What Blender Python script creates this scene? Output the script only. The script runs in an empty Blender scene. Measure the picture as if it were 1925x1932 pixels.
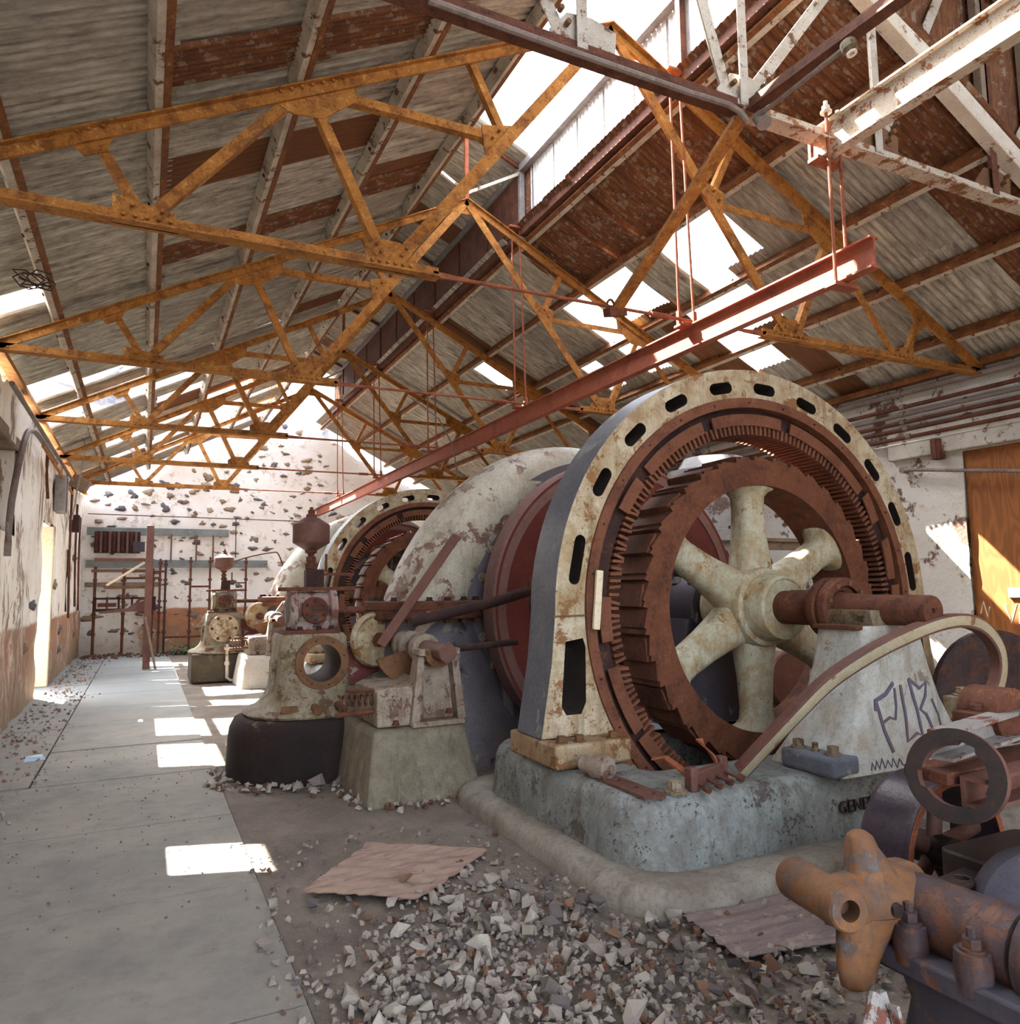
import bpy, bmesh, math, random
from mathutils import Vector, Matrix, noise
from mathutils.geometry import tessellate_polygon
random.seed(7)
SC = bpy.context.scene
COL = SC.collection
PI = math.pi

# ------------------------------------------------------------------ camera
YAW, PITCH, ROLL, FPX = math.radians(25.983), math.radians(5.7035), math.radians(-0.7502), 1415.16
CAM_Z = 1.6
fw = Vector((math.sin(YAW)*math.cos(PITCH), math.cos(YAW)*math.cos(PITCH), math.sin(PITCH)))
rt = Vector((math.cos(YAW), -math.sin(YAW), 0))
up = rt.cross(fw)
rt2 = rt*math.cos(ROLL) + up*math.sin(ROLL)
up2 = -rt*math.sin(ROLL) + up*math.cos(ROLL)
cd = bpy.data.cameras.new('camera')
cd.sensor_fit = 'HORIZONTAL'; cd.sensor_width = 36.0; cd.lens = FPX/1925*36
cd.clip_start = 0.05; cd.clip_end = 300
cam = bpy.data.objects.new('camera', cd); COL.objects.link(cam)
M = Matrix((rt2, up2, -fw)).transposed().to_4x4(); M.translation = (0, 0, CAM_Z)
cam.matrix_world = M
SC.camera = cam

# ------------------------------------------------------------------ light
SUN_DIR = Vector((0.378, -0.73, -1.0)).normalized()
w = bpy.data.worlds.new('sky'); SC.world = w; w.use_nodes = True
nt = w.node_tree; nt.nodes.clear()
sky = nt.nodes.new('ShaderNodeTexSky'); sky.sky_type = 'NISHITA'
sky.sun_disc = False
sky.sun_elevation = math.asin(-SUN_DIR.z)
sky.sun_rotation = math.atan2(-SUN_DIR.x, -SUN_DIR.y)
sky.air_density = 1.0; sky.dust_density = 2.5; sky.ozone_density = 1.0
bg = nt.nodes.new('ShaderNodeBackground'); bg.inputs[1].default_value = 0.27
wo = nt.nodes.new('ShaderNodeOutputWorld')
hs = nt.nodes.new('ShaderNodeHueSaturation'); hs.inputs['Saturation'].default_value = .38
nt.links.new(sky.outputs[0], hs.inputs['Color']); nt.links.new(hs.outputs[0], bg.inputs[0]); nt.links.new(bg.outputs[0], wo.inputs[0])
sd = bpy.data.lights.new('sun', 'SUN'); sd.energy = 10.0; sd.angle = math.radians(0.53); sd.color = (1.0, 0.94, 0.84)
so = bpy.data.objects.new('sun', sd); COL.objects.link(so)
so.rotation_euler = SUN_DIR.to_track_quat('-Z', 'Y').to_euler(); so.location = (-12, 30, 34)
vs = SC.view_settings
vs.view_transform = 'Standard'; vs.look = 'None'; vs.gamma = 1.0; vs.use_curve_mapping = False
vs.exposure = 3.3
try:
    SC.cycles.max_bounces = 8; SC.cycles.diffuse_bounces = 5; SC.cycles.glossy_bounces = 3
    SC.cycles.use_denoising = True
    SC.cycles.caustics_reflective = False; SC.cycles.caustics_refractive = False
    SC.cycles.sample_clamp_indirect = 6.0
except Exception:
    pass

# ------------------------------------------------------------------ mesh builder
class MB:
    XF = None
    def __init__(s): s.v = []; s.f = []; s.m = []
    def add(s, vs_, fs, mi=0):
        n = len(s.v); s.v += [tuple(q) for q in vs_]
        s.f += [tuple(i+n for i in f) for f in fs]; s.m += [mi]*len(fs)
        return s
    def box(s, c, d, rot=None, mi=0):
        hx, hy, hz = d[0]/2, d[1]/2, d[2]/2
        pts = [Vector((x, y, z)) for x in (-hx, hx) for y in (-hy, hy) for z in (-hz, hz)]
        c = Vector(c)
        if rot is not None: pts = [rot @ q for q in pts]
        return s.add([q+c for q in pts], [(0,1,3,2),(4,6,7,5),(0,4,5,1),(2,3,7,6),(0,2,6,4),(1,5,7,3)], mi)
    def sweep(s, path, sec, upv=(0,0,1), closed=False, caps=True, mi=0, mis=None, scale=None):
        path = [Vector(q) for q in path]; n = len(sec); rings = []
        for i, q in enumerate(path):
            if closed: t = path[(i+1) % len(path)] - path[i-1]
            else: t = path[min(i+1, len(path)-1)] - path[max(i-1, 0)]
            t = t.normalized() if t.length > 1e-9 else Vector((0,0,1)); u = Vector(upv)
            if abs(t.dot(u)) > .995: u = Vector((1,0,0)) if abs(t.x) < .9 else Vector((0,1,0))
            r = t.cross(u).normalized(); u = r.cross(t)
            k = scale[i] if scale else 1
            rings.append([q + r*(a*k) + u*(b*k) for a, b in sec])
        base = len(s.v)
        for R in rings: s.v += [tuple(q) for q in R]
        L = len(path)
        for i in range(L if closed else L-1):
            for j in range(n):
                a = base+i*n+j; b = base+i*n+(j+1) % n
                c = base+((i+1) % L)*n+(j+1) % n; d = base+((i+1) % L)*n+j
                s.f.append((a, b, c, d)); s.m.append(mis[j] if mis else mi)
        if caps and not closed:
            s.f.append(tuple(base+j for j in range(n))[::-1]); s.m.append(mi)
            s.f.append(tuple(base+(L-1)*n+j for j in range(n))); s.m.append(mi)
        return s
    def tube(s, path, r, seg=10, mi=0, closed=False, caps=True, scale=None):
        return s.sweep(path, [(r*math.cos(2*PI*k/seg), r*math.sin(2*PI*k/seg)) for k in range(seg)], closed=closed, caps=caps, mi=mi, scale=scale)
    def cyl(s, p, q, r, seg=24, r2=None, mi=0):
        return s.tube([p, q], r, seg, mi, scale=[1, (r2/r if r2 is not None else 1)])
    def lathe(s, o, ax, prof, seg=48, a0=0, a1=2*PI, mi=0, closed_prof=False):
        """prof: (radius, along axis)"""
        o = Vector(o); ax = Vector(ax).normalized()
        ref = Vector((0,0,1)) if abs(ax.z) < .9 else Vector((1,0,0))
        e1 = ref.cross(ax).normalized(); e2 = ax.cross(e1)
        full = abs(a1-a0-2*PI) < 1e-6
        n = seg if full else seg+1; m = len(prof); base = len(s.v)
        for i in range(n):
            a = a0+(a1-a0)*i/seg; d = e1*math.cos(a)+e2*math.sin(a)
            for r, h in prof: s.v.append(tuple(o+d*r+ax*h))
        for i in range(seg):
            i2 = (i+1) % n
            for j in range(m if closed_prof else m-1):
                j2 = (j+1) % m
                a, b, c, d = base+i*m+j, base+i2*m+j, base+i2*m+j2, base+i*m+j2
                s.f.append((a, b, c, d)); s.m.append(mi)
        if not full and closed_prof:
            s.f.append(tuple(base+j for j in range(m))); s.m.append(mi)
            s.f.append(tuple(base+(n-1)*m+j for j in range(m))[::-1]); s.m.append(mi)
        return s
    def plate(s, outer, holes, fr, depth, mi=0, side=None, hole_mi=None):
        """polygon with holes extruded; fr=(origin,ex,ey); extrude along ex x ey * depth"""
        o, ex, ey = Vector(fr[0]), Vector(fr[1]), Vector(fr[2]); nz = ex.cross(ey)
        loops = [outer]+list(holes)
        tri = tessellate_polygon([[Vector((a, b, 0)) for a, b in L] for L in loops])
        flat = [p for L in loops for p in L]; N = len(flat); base = len(s.v)
        for k in (0, 1):
            for a, b in flat: s.v.append(tuple(o+ex*a+ey*b+nz*(depth*k)))
        for t in tri:
            s.f.append(tuple(base+i for i in t)); s.m.append(mi)
            s.f.append(tuple(base+N+i for i in reversed(t))); s.m.append(mi)
        off = base
        for li, L in enumerate(loops):
            n = len(L); q = side if (li == 0 and side is not None) else (hole_mi if (li > 0 and hole_mi is not None) else mi)
            for i in range(n):
                a, b = off+i, off+(i+1) % n
                s.f.append((a, b, b+N, a+N)); s.m.append(q)
            off += n
        return s
    def loft(s, rings, caps=True, mi=0):
        n = len(rings[0]); base = len(s.v)
        for R in rings: s.v += [tuple(q) for q in R]
        for i in range(len(rings)-1):
            for j in range(n):
                s.f.append((base+i*n+j, base+i*n+(j+1) % n, base+(i+1)*n+(j+1) % n, base+(i+1)*n+j)); s.m.append(mi)
        if caps:
            s.f.append(tuple(base+j for j in range(n))[::-1]); s.m.append(mi)
            s.f.append(tuple(base+(len(rings)-1)*n+j for j in range(n))); s.m.append(mi)
        return s
    def hexbolt(s, p, ax, r=.03, h=.03, stud=0.0, mi=0):
        p = Vector(p); ax = Vector(ax).normalized()
        s.tube([p, p+ax*h*.25], r*1.35, 12, mi)
        s.tube([p+ax*h*.25, p+ax*h], r, 6, mi)
        if stud: s.tube([p+ax*h, p+ax*(h+stud)], r*.5, 8, mi)
        return s
    def build(s, name, mat, parent=None, smooth=35, bevel=0, seg=2, fix=True):
        off = Vector(parent_world(parent)) if parent is not None else Vector((0,0,0))
        me = bpy.data.meshes.new(name)
        vv = [MB.XF(q) for q in s.v] if MB.XF else s.v
        me.from_pydata([(x-off.x, y-off.y, z-off.z) for x, y, z in vv], [], s.f)
        mats = mat if isinstance(mat, (list, tuple)) else [mat]
        for q in mats: me.materials.append(q)
        if len(mats) > 1: me.polygons.foreach_set('material_index', s.m)
        if fix:
            b = bmesh.new(); b.from_mesh(me); bmesh.ops.recalc_face_normals(b, faces=b.faces); b.to_mesh(me); b.free()
        if smooth:
            me.polygons.foreach_set('use_smooth', [True]*len(me.polygons))
            me.set_sharp_from_angle(angle=math.radians(smooth))
        me.update()
        o = bpy.data.objects.new(name, me); COL.objects.link(o)
        if parent is not None: o.parent = parent
        if bevel:
            md = o.modifiers.new('edge', 'BEVEL'); md.width = bevel; md.segments = seg; md.limit_method = 'ANGLE'; md.angle_limit = math.radians(40)
        return o

def parent_world(p):
    v = Vector((0,0,0))
    while p is not None: v += p.location; p = p.parent
    return v
def tag(o, label, cat, group=None, kind=None):
    if label: o['label'] = label
    if cat: o['category'] = cat
    if group: o['group'] = group
    if kind: o['kind'] = kind
    return o
def thing(name, label, cat, loc=(0,0,0), group=None):
    o = bpy.data.objects.new(name, None); COL.objects.link(o); o.location = loc; o.empty_display_size = .1
    return tag(o, label, cat, group)
def holder(name):
    o = bpy.data.objects.new(name, None); COL.objects.link(o); o['kind'] = 'structure'; return o
def struct(o): o['kind'] = 'structure'; return o
def stuff(o): o['kind'] = 'stuff'; return o
def copy_tree(o, dx, label, parent=None, group=None):
    c = o.copy(); COL.objects.link(c); c.parent = parent
    if parent is None:
        c.location = Vector(o.location)+Vector(dx); c['label'] = label
        if group: c['group'] = group
    for ch in list(o.children): copy_tree(ch, dx, None, c)
    return c
def circ(r, n, cx=0, cy=0, a0=0): return [(cx+r*math.cos(a0+2*PI*i/n), cy+r*math.sin(a0+2*PI*i/n)) for i in range(n)]
def slot(cx, cy, ang, ln, wd, n=6):
    """rounded slot, long axis along ang"""
    out = []; h = ln/2-wd/2
    for k in range(n+1):
        a = -PI/2+PI*k/n; out.append((h+wd/2*math.cos(a), wd/2*math.sin(a)))
    for k in range(n+1):
        a = PI/2+PI*k/n; out.append((-h+wd/2*math.cos(a), wd/2*math.sin(a)))
    c, s_ = math.cos(ang), math.sin(ang)
    return [(cx+x*c-y*s_, cy+x*s_+y*c) for x, y in out]
def rrect(x0, y0, x1, y1, r, n=6):
    out = []
    for cx, cy, a in ((x1-r, y0+r, -PI/2), (x1-r, y1-r, 0), (x0+r, y1-r, PI/2), (x0+r, y0+r, PI)):
        for k in range(n+1): out.append((cx+r*math.cos(a+PI/2*k/n), cy+r*math.sin(a+PI/2*k/n)))
    return out

# ------------------------------------------------------------------ materials
class N:
    def __init__(s, name, rough=.8, metal=0.0):
        s.mat = bpy.data.materials.new(name); s.mat.use_nodes = True
        s.t = s.mat.node_tree; s.b = s.t.nodes['Principled BSDF']
        s.b.inputs['Roughness'].default_value = rough; s.b.inputs['Metallic'].default_value = metal
        s.b.inputs['Specular IOR Level'].default_value = .35
        s.tc = s.t.nodes.new('ShaderNodeTexCoord'); s.P = s.tc.outputs['Object']
    def n(s, ty, **kw):
        q = s.t.nodes.new(ty)
        for k, v in kw.items(): setattr(q, k, v)
        return q
    def l(s, a, b): s.t.links.new(a, b)
    def map(s, scale=(1,1,1), src=None):
        m = s.n('ShaderNodeMapping'); m.inputs['Scale'].default_value = scale; s.l(src or s.P, m.inputs[0]); return m.outputs[0]
    def noise(s, sc, det=4, rough=.6, vec=None, dist=0):
        q = s.n('ShaderNodeTexNoise'); q.inputs['Scale'].default_value = sc; q.inputs['Detail'].default_value = det
        q.inputs['Roughness'].default_value = rough; q.inputs['Distortion'].default_value = dist
        s.l(vec or s.P, q.inputs['Vector']); return q.outputs['Fac']
    def ramp(s, fac, stops, interp='LINEAR'):
        q = s.n('ShaderNodeValToRGB'); q.color_ramp.interpolation = interp; e = q.color_ramp.elements
        while len(e) < len(stops): e.new(.5)
        for i, (p, c) in enumerate(stops):
            e[i].position = p; e[i].color = (c[0], c[1], c[2], 1) if not isinstance(c, (int, float)) else (c, c, c, 1)
        s.l(fac, q.inputs[0]); return q.outputs[0]
    def mix(s, fac, a, b, mode='MIX'):
        q = s.n('ShaderNodeMix', data_type='RGBA', blend_type=mode)
        for k, v in ((0, fac), (6, a), (7, b)):
            if hasattr(v, 'is_output'): s.l(v, q.inputs[k])
            elif isinstance(v, (int, float)): q.inputs[k].default_value = v
            else: q.inputs[k].default_value = (v[0], v[1], v[2], 1)
        return q.outputs[2]
    def math(s, op, a, b=0.0):
        q = s.n('ShaderNodeMath', operation=op)
        for k, v in ((0, a), (1, b)):
            if hasattr(v, 'is_output'): s.l(v, q.inputs[k])
            else: q.inputs[k].default_value = v
        return q.outputs[0]
    def axis(s, i, src=None):
        q = s.n('ShaderNodeSeparateXYZ'); s.l(src or s.P, q.inputs[0]); return q.outputs[i]
    def rnd(s): return s.n('ShaderNodeObjectInfo').outputs['Random']
    def bump(s, h, st=.3, d=.01):
        q = s.n('ShaderNodeBump'); q.inputs['Strength'].default_value = st; q.inputs['Distance'].default_value = d
        s.l(h, q.inputs['Height']); s.l(q.outputs[0], s.b.inputs['Normal'])
    def done(s, col): s.l(col, s.b.inputs['Base Color']); return s.mat

def m_rust(name, dark, mid, lite, sc=9, rough=.85, pos=(.3, .5, .72)):
    q = N(name, rough)
    a = q.noise(sc, 6, .75); b = q.noise(sc*7, 5, .75)
    f = q.math('ADD', q.math('MULTIPLY', a, .55), q.math('MULTIPLY', b, .45))
    c = q.ramp(f, [(.36, dark), (.48, mid), (.54, mid), (.64, lite)])
    c = q.mix(q.math('MULTIPLY', q.ramp(q.noise(sc*.45, 7, .75), [(.50, 0), (.60, 1)]), .55), c, dark)
    q.bump(b, .35, .006); return q.done(c)
def m_paint(name, paint, paint2, rust, rust2, amt=.5, sc=4, speck=.5, rough=.6, streak=1.0, edge=.03, dirt=None):
    """old paint: two paint tones, sharp-edged patches worn to rust, fine specks"""
    q = N(name, rough)
    v = q.map((streak, streak, 1)) if streak != 1 else q.P
    base = q.mix(q.ramp(q.noise(sc*.6, 5, .7, v), [(.38, 0), (.64, 1)]), paint, paint2)
    big = q.noise(sc, 9, .68, v, .3); fine = q.noise(sc*9, 4, .65)
    rc = q.mix(q.ramp(q.noise(sc*3, 4), [(.35, 0), (.65, 1)]), rust, rust2)
    f1 = q.ramp(big, [(amt, 0), (amt+edge, 1)])
    f2 = q.ramp(q.math('ADD', q.math('MULTIPLY', fine, .55), q.math('MULTIPLY', big, .45)), [(speck+.005, 0), (speck+.035, 1)])
    f = q.math('MAXIMUM', f1, f2)
    c = q.mix(f, base, rc)
    if dirt:
        c = q.mix(q.math('MULTIPLY', q.ramp(q.noise(sc*1.5, 8, .75), [(.44, 0), (.62, 1)]), .7), c, dirt)
        c = q.mix(q.math('MULTIPLY', q.ramp(q.noise(sc*1.2, 7, .75, q.map((2.2, 2.2, .35))), [(.52, 0), (.64, 1)]), .55), c, (dirt[0]*.6, dirt[1]*.6, dirt[2]*.6))
    grit = q.noise(sc*16, 3, .7)
    c = q.mix(q.math('MULTIPLY', q.ramp(grit, [(.36, 1), (.5, 0)]), .45), c, (paint[0]*.45, paint[1]*.42, paint[2]*.38))
    q.bump(q.math('SUBTRACT', q.math('MULTIPLY', fine, .4), f), .4, .004)
    return q.done(c)

MAT = {}
MAT['truss'] = m_rust('orange_rust', (.075, .022, .008), (.33, .135, .026), (.58, .33, .11), 9)
MAT['truss_red'] = m_rust('red_rust', (.10, .028, .015), (.25, .075, .035), (.38, .15, .07), 8)
MAT['brown'] = m_rust('brown_rust', (.030, .010, .006), (.105, .037, .020), (.21, .085, .040), 8)
MAT['darkbrown'] = m_rust('dark_rust', (.010, .006, .006), (.035, .015, .012), (.10, .045, .025), 7)
MAT['rim'] = m_rust('rotor_rust', (.045, .014, .008), (.12, .042, .019), (.18, .072, .034), 7)
MAT['plate'] = m_rust('plate_rust', (.06, .021, .011), (.15, .056, .029), (.225, .098, .054), 6)
MAT['whitepaint'] = m_paint('white_flaking_paint', (.47, .43, .37), (.36, .31, .25), (.19, .075, .022), (.06, .022, .012), .575, 8, .555)
MAT['purlin_w'] = m_paint('purlin_paint', (.50, .45, .37), (.33, .28, .22), (.17, .065, .025), (.05, .018, .01), .575, 7, .565)
MAT['purlin_r'] = m_rust('purlin_rust', (.04, .014, .008), (.17, .062, .018), (.38, .20, .08), 7)
MAT['cream'] = m_paint('cream_machine_paint', (.52, .47, .355), (.36, .285, .165), (.25, .11, .03), (.13, .05, .018), .565, 4.2, .55, dirt=(.23, .115, .034))
MAT['spoke'] = m_paint('spoke_paint', (.45, .44, .345), (.34, .32, .215), (.28, .14, .035), (.15, .06, .02), .62, 5, .575, dirt=(.27, .15, .042))
MAT['bluegrey'] = m_paint('blue_grey_metal', (.075, .085, .115), (.12, .13, .15), (.06, .045, .05), (.30, .32, .32), .60, 2.6, .62, .42, dirt=(.15, .155, .17))
MAT['bed'] = m_paint('bed_plate_paint', (.27, .30, .29), (.18, .205, .21), (.07, .055, .055), (.04, .03, .03), .60, 4.4, .545, .6, dirt=(.125, .11, .095))
MAT['turbine'] = m_paint('turbine_paint', (.45, .425, .34), (.38, .355, .29), (.115, .042, .042), (.17, .075, .05), .545, 3.0, .615, .55, edge=.012, dirt=(.29, .25, .19))
MAT['turbine_dark'] = m_paint('turbine_lower', (.15, .14, .155), (.09, .08, .10), (.035, .022, .035), (.24, .22, .19), .56, 2.6, .62, .6)
MAT['flywheel'] = m_rust('oxide_red', (.10, .02, .02), (.13, .028, .026), (.16, .045, .036), 2.5, .6)
MAT['flyrim'] = m_rust('oxide_pink', (.14, .07, .068), (.19, .105, .095), (.24, .15, .13), 4, .6)
MAT['gov'] = m_paint('governor_paint', (.27, .24, .175), (.18, .15, .10), (.085, .04, .022), (.045, .022, .014), .565, 7, .535, .7, dirt=(.15, .095, .042))
MAT['stand'] = m_paint('stand_paint', (.31, .265, .215), (.23, .185, .145), (.12, .05, .036), (.06, .028, .022), .56, 7, .55, .65, dirt=(.17, .11, .075))
MAT['goldrust'] = m_rust('flange_rust', (.07, .03, .014), (.15, .075, .034), (.22, .125, .06), 7)
MAT['drum'] = m_paint('tar_black', (.010, .006, .006), (.024, .012, .010), (.15, .115, .07), (.09, .07, .04), .635, 2.6, .68, .9, edge=.05)
MAT['concrete'] = m_paint('pier_concrete', (.235, .208, .155), (.165, .145, .108), (.085, .07, .055), (.28, .26, .21), .58, 4, .585, .9, edge=.12, dirt=(.12, .10, .07))
MAT['skirt'] = m_paint('skirt_concrete', (.30, .275, .235), (.235, .21, .18), (.16, .13, .11), (.33, .31, .27), .60, 2.6, .60, .92, edge=.15, dirt=(.17, .14, .115))
MAT['purplemetal'] = m_paint('purple_worn_metal', (.062, .045, .052), (.035, .022, .027), (.085, .030, .015), (.13, .055, .026), .525, 9, .52, .6, dirt=(.022, .012, .015))
MAT['castorange'] = m_paint('orange_casting', (.185, .082, .028), (.105, .046, .02), (.10, .10, .105), (.055, .03, .024), .545, 9, .555, .7, dirt=(.075, .05, .04))
MAT['black'] = m_rust('oily_black', (.006, .005, .006), (.022, .013, .012), (.065, .035, .025), 8, .5)
MAT['bluewheel'] = m_rust('blue_black_steel', (.010, .008, .018), (.03, .02, .032), (.06, .048, .075), 5, .32)
MAT['redbeam'] = m_rust('red_beam_rust', (.15, .036, .02), (.27, .072, .036), (.36, .125, .065), 5, .75)
MAT['steel'] = m_rust('bare_steel', (.13, .115, .11), (.22, .20, .19), (.30, .28, .26), 10, .55)
MAT['pipegrey'] = m_rust('grey_conduit', (.10, .07, .06), (.19, .15, .13), (.28, .25, .22), 6, .7)
MAT['ceramic'] = N('white_ceramic', .3).mat; MAT['ceramic'].node_tree.nodes['Principled BSDF'].inputs[0].default_value = (.72, .68, .60, 1)
MAT['ink'] = N('purple_spray_paint', .6).mat; MAT['ink'].node_tree.nodes['Principled BSDF'].inputs[0].default_value = (.12, .095, .14, 1)
MAT['brownink'] = N('brown_scrawl', .6).mat; MAT['brownink'].node_tree.nodes['Principled BSDF'].inputs[0].default_value = (.16, .09, .06, 1)
MAT['chalk'] = N('chalk_scrawl', .8).mat; MAT['chalk'].node_tree.nodes['Principled BSDF'].inputs[0].default_value = (.62, .52, .42, 1)
def m_sheet():
    q = N('corrugated_zinc', .62, .15)
    st = q.map((1.0, 14, 1)); r = q.rnd()
    w_ = q.n('ShaderNodeMapping'); q.l(q.P, w_.inputs[0]); w_.inputs['Scale'].default_value = (1.2, 5, 1)
    cmb = q.n('ShaderNodeCombineXYZ'); q.l(q.math('MULTIPLY', r, 40), cmb.inputs[0]); q.l(cmb.outputs[0], w_.inputs['Location'])
    a = q.noise(2.2, 6, .72, w_.outputs[0]); b = q.noise(3, 5, .7, st)
    c = q.ramp(a, [(.30, (.11, .092, .08)), (.46, (.34, .315, .265)), (.62, (.52, .50, .43))])
    c = q.mix(q.math('MULTIPLY', q.ramp(b, [(.48, 0), (.66, 1)]), .55), c, (.10, .075, .065))
    c = q.mix(q.ramp(r, [(.86, 0), (.90, 1)]), c, q.mix(a, (.07, .024, .012), (.20, .085, .03)))
    c = q.mix(q.ramp(r, [(.0, .4), (.5, 0)]), c, (.19, .17, .155))
    c = q.mix(q.ramp(q.noise(5, 5, .7), [(.68, 0), (.74, .5)]), c, (.20, .09, .035))
    return q.done(c)
MAT['sheet'] = m_sheet()
def m_rsheet(name, dk, md, lt):
    q = N(name, .75); st = q.map((1.5, 9, 1.5))
    a = q.noise(2.4, 7, .72, st); b = q.noise(9, 4, .7)
    c = q.ramp(a, [(.3, dk), (.5, md), (.7, lt)])
    c = q.mix(q.math('MULTIPLY', q.ramp(b, [(.55, 0), (.62, 1)]), .5), c, (.30, .25, .20))
    return q.done(c)
MAT['rsheet'] = m_rsheet('rusted_sheet', (.045, .016, .010), (.125, .046, .018), (.22, .10, .032))
MAT['wsheet'] = m_rsheet('sunlit_zinc', (.42, .41, .40), (.55, .54, .52), (.62, .60, .57))  # whitened zinc for the open lantern bays, sunlight put into the colour
MAT['floorsheet'] = m_rsheet('floor_sheet_rust', (.14, .085, .07), (.27, .185, .15), (.37, .26, .19))
MAT['floorsheet2'] = m_rsheet('floor_sheet_dull', (.10, .075, .075), (.17, .13, .125), (.25, .19, .165))
def m_wall(name, zoff=0.0, xmin=None, dado=1.15, white=(.72, .70, .66), under=(.30, .22, .16), amt=.56, streak=True, dadocol=(.40, .20, .11)):
    q = N(name, .92)
    v = q.map((1, 1, .32)) if streak else q.P
    big = q.noise(1.6, 8, .72, v, .4); mid = q.noise(5, 6, .7, v); fine = q.noise(22, 4, .7)
    c = q.mix(q.ramp(q.noise(.9, 4), [(.35, 0), (.65, 1)]), white, (white[0]*.86, white[1]*.83, white[2]*.77))
    c = q.mix(q.ramp(mid, [(.57, 0), (.61, .75)]), c, (.50, .43, .34))
    c = q.mix(q.ramp(q.math('ADD', q.math('MULTIPLY', big, .7), q.math('MULTIPLY', mid, .3)), [(amt, 0), (amt+.03, 1)]), c, under)
    z = q.axis(2)
    dz = q.math('ADD', z, q.math('MULTIPLY', mid, .12))
    dmask = q.ramp(q.math('MULTIPLY', dz, .2), [((dado+.04)*.2, 1), ((dado+.09)*.2, 0)])
    dmask = q.math('MULTIPLY', dmask, q.ramp(big, [(.52, 1), (.60, .25)]))
    if xmin is not None:
        dmask = q.math('MULTIPLY', dmask, q.ramp(q.math('MULTIPLY', q.math('ADD', q.axis(0), q.math('MULTIPLY', big, 1.6)), .1), [((xmin+.7)*.1, 0), ((xmin+.9)*.1, 1)]))
    c = q.mix(dmask, c, q.mix(q.ramp(mid, [(.4, 0), (.6, 1)]), dadocol, (dadocol[0]*.7, dadocol[1]*.75, dadocol[2]*.8)))
    low = q.ramp(q.math('MULTIPLY', q.math('ADD', z, q.math('MULTIPLY', big, .8)), .4), [(.2, 1), (.48, 0)])
    c = q.mix(q.math('MULTIPLY', low, .6), c, (.24, .19, .12))
    q.bump(q.math('ADD', mid, q.math('MULTIPLY', fine, .4)), .6, .03)
    return q.done(c)
MAT['wall_l'] = m_wall('left_wall_plaster', amt=.535, white=(.88, .85, .78))
MAT['wall_f'] = m_wall('far_wall_plaster', xmin=-.1, amt=.60, streak=False, white=(.78, .76, .73), dadocol=(.42, .19, .10))
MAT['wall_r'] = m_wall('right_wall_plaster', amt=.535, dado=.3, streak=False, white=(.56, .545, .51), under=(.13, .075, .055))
MAT['lintel'] = m_paint('lintel_paint', (.47, .45, .40), (.38, .35, .29), (.13, .06, .045), (.22, .14, .10), .56, 5, .58, .3)
MAT['jamb'] = m_paint('jamb_limewash', (.72, .62, .44), (.62, .54, .40), (.40, .30, .2), (.5, .42, .3), .64, 2, .7, .9)
def m_stone():
    q = N('fieldstone', .95); r = q.rnd()
    a = q.noise(14, 5, .7)
    c = q.ramp(r, [(0, (.12, .12, .14)), (.35, (.20, .18, .18)), (.6, (.32, .22, .14)), (1, (.42, .33, .22))])
    c = q.mix(q.ramp(a, [(.35, .6), (.65, 0)]), c, (.06, .055, .06)); q.bump(a, .5, .01)
    return q.done(c)
MAT['stone'] = m_stone()
def m_rubble(name, lo, hi):
    q = N(name, .95); r = q.rnd(); a = q.noise(18, 4, .7)
    c = q.mix(r, lo, hi); c = q.mix(q.ramp(a, [(.4, .5), (.65, 0)]), c, (lo[0]*.55, lo[1]*.5, lo[2]*.5)); q.bump(a, .4, .006)
    return q.done(c)
MAT['rub_pale'] = m_rubble('pale_rubble', (.26, .225, .19), (.46, .425, .375))
MAT['rub_dark'] = m_rubble('dark_rubble', (.085, .075, .08), (.21, .175, .16))
MAT['rub_brown'] = m_rubble('brown_rubble', (.11, .055, .035), (.26, .155, .10))
def m_floor():
    q = N('concrete_floor', .8)
    a = q.noise(1.1, 8, .7); b = q.noise(7, 6, .7); c_ = q.noise(40, 3, .7)
    c = q.ramp(a, [(.3, (.155, .15, .14)), (.5, (.225, .21, .185)), (.7, (.275, .25, .215))])
    c = q.mix(q.math('MULTIPLY', q.ramp(b, [(.5, 0), (.7, 1)]), .5), c, (.14, .12, .105))
    c = q.mix(q.ramp(c_, [(.66, 0), (.70, .7)]), c, (.07, .055, .05))
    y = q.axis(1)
    c = q.mix(q.math('MULTIPLY', q.ramp(q.math('MULTIPLY', y, .04), [(.40, 0), (.56, 1)]), .75), c, (.225, .25, .255))  # far slabs tinted pale cyan, skylight put into the colour
    q.bump(q.math('ADD', b, q.math('MULTIPLY', c_, .5)), .25, .01); return q.done(c)
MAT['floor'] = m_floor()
def m_dirt():
    q = N('dirt_ground', .95)
    a = q.noise(1.3, 8, .7); b = q.noise(12, 6, .75); c_ = q.noise(60, 3, .7)
    c = q.ramp(a, [(.3, (.10, .082, .068)), (.5, (.155, .128, .105)), (.72, (.225, .192, .155))])
    c = q.mix(q.ramp(b, [(.55, 0), (.68, .75)]), c, (.09, .075, .075))
    c = q.mix(q.ramp(c_, [(.63, 0), (.66, .7)]), c, (.33, .29, .25))
    q.bump(q.math('ADD', b, c_), .6, .015); return q.done(c)
MAT['dirt'] = m_dirt()
def m_rock():
    q = N('hillside_rock', .95)
    a = q.noise(.35, 8, .7, None, .5); b = q.noise(2.2, 6, .7)
    c = q.ramp(a, [(.3, (.06, .054, .056)), (.5, (.105, .097, .095)), (.7, (.15, .135, .12))])
    c = q.mix(q.ramp(b, [(.50, 0), (.56, .7)]), c, (.045, .046, .058)); return q.done(c)
MAT['rock'] = m_rock()
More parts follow.
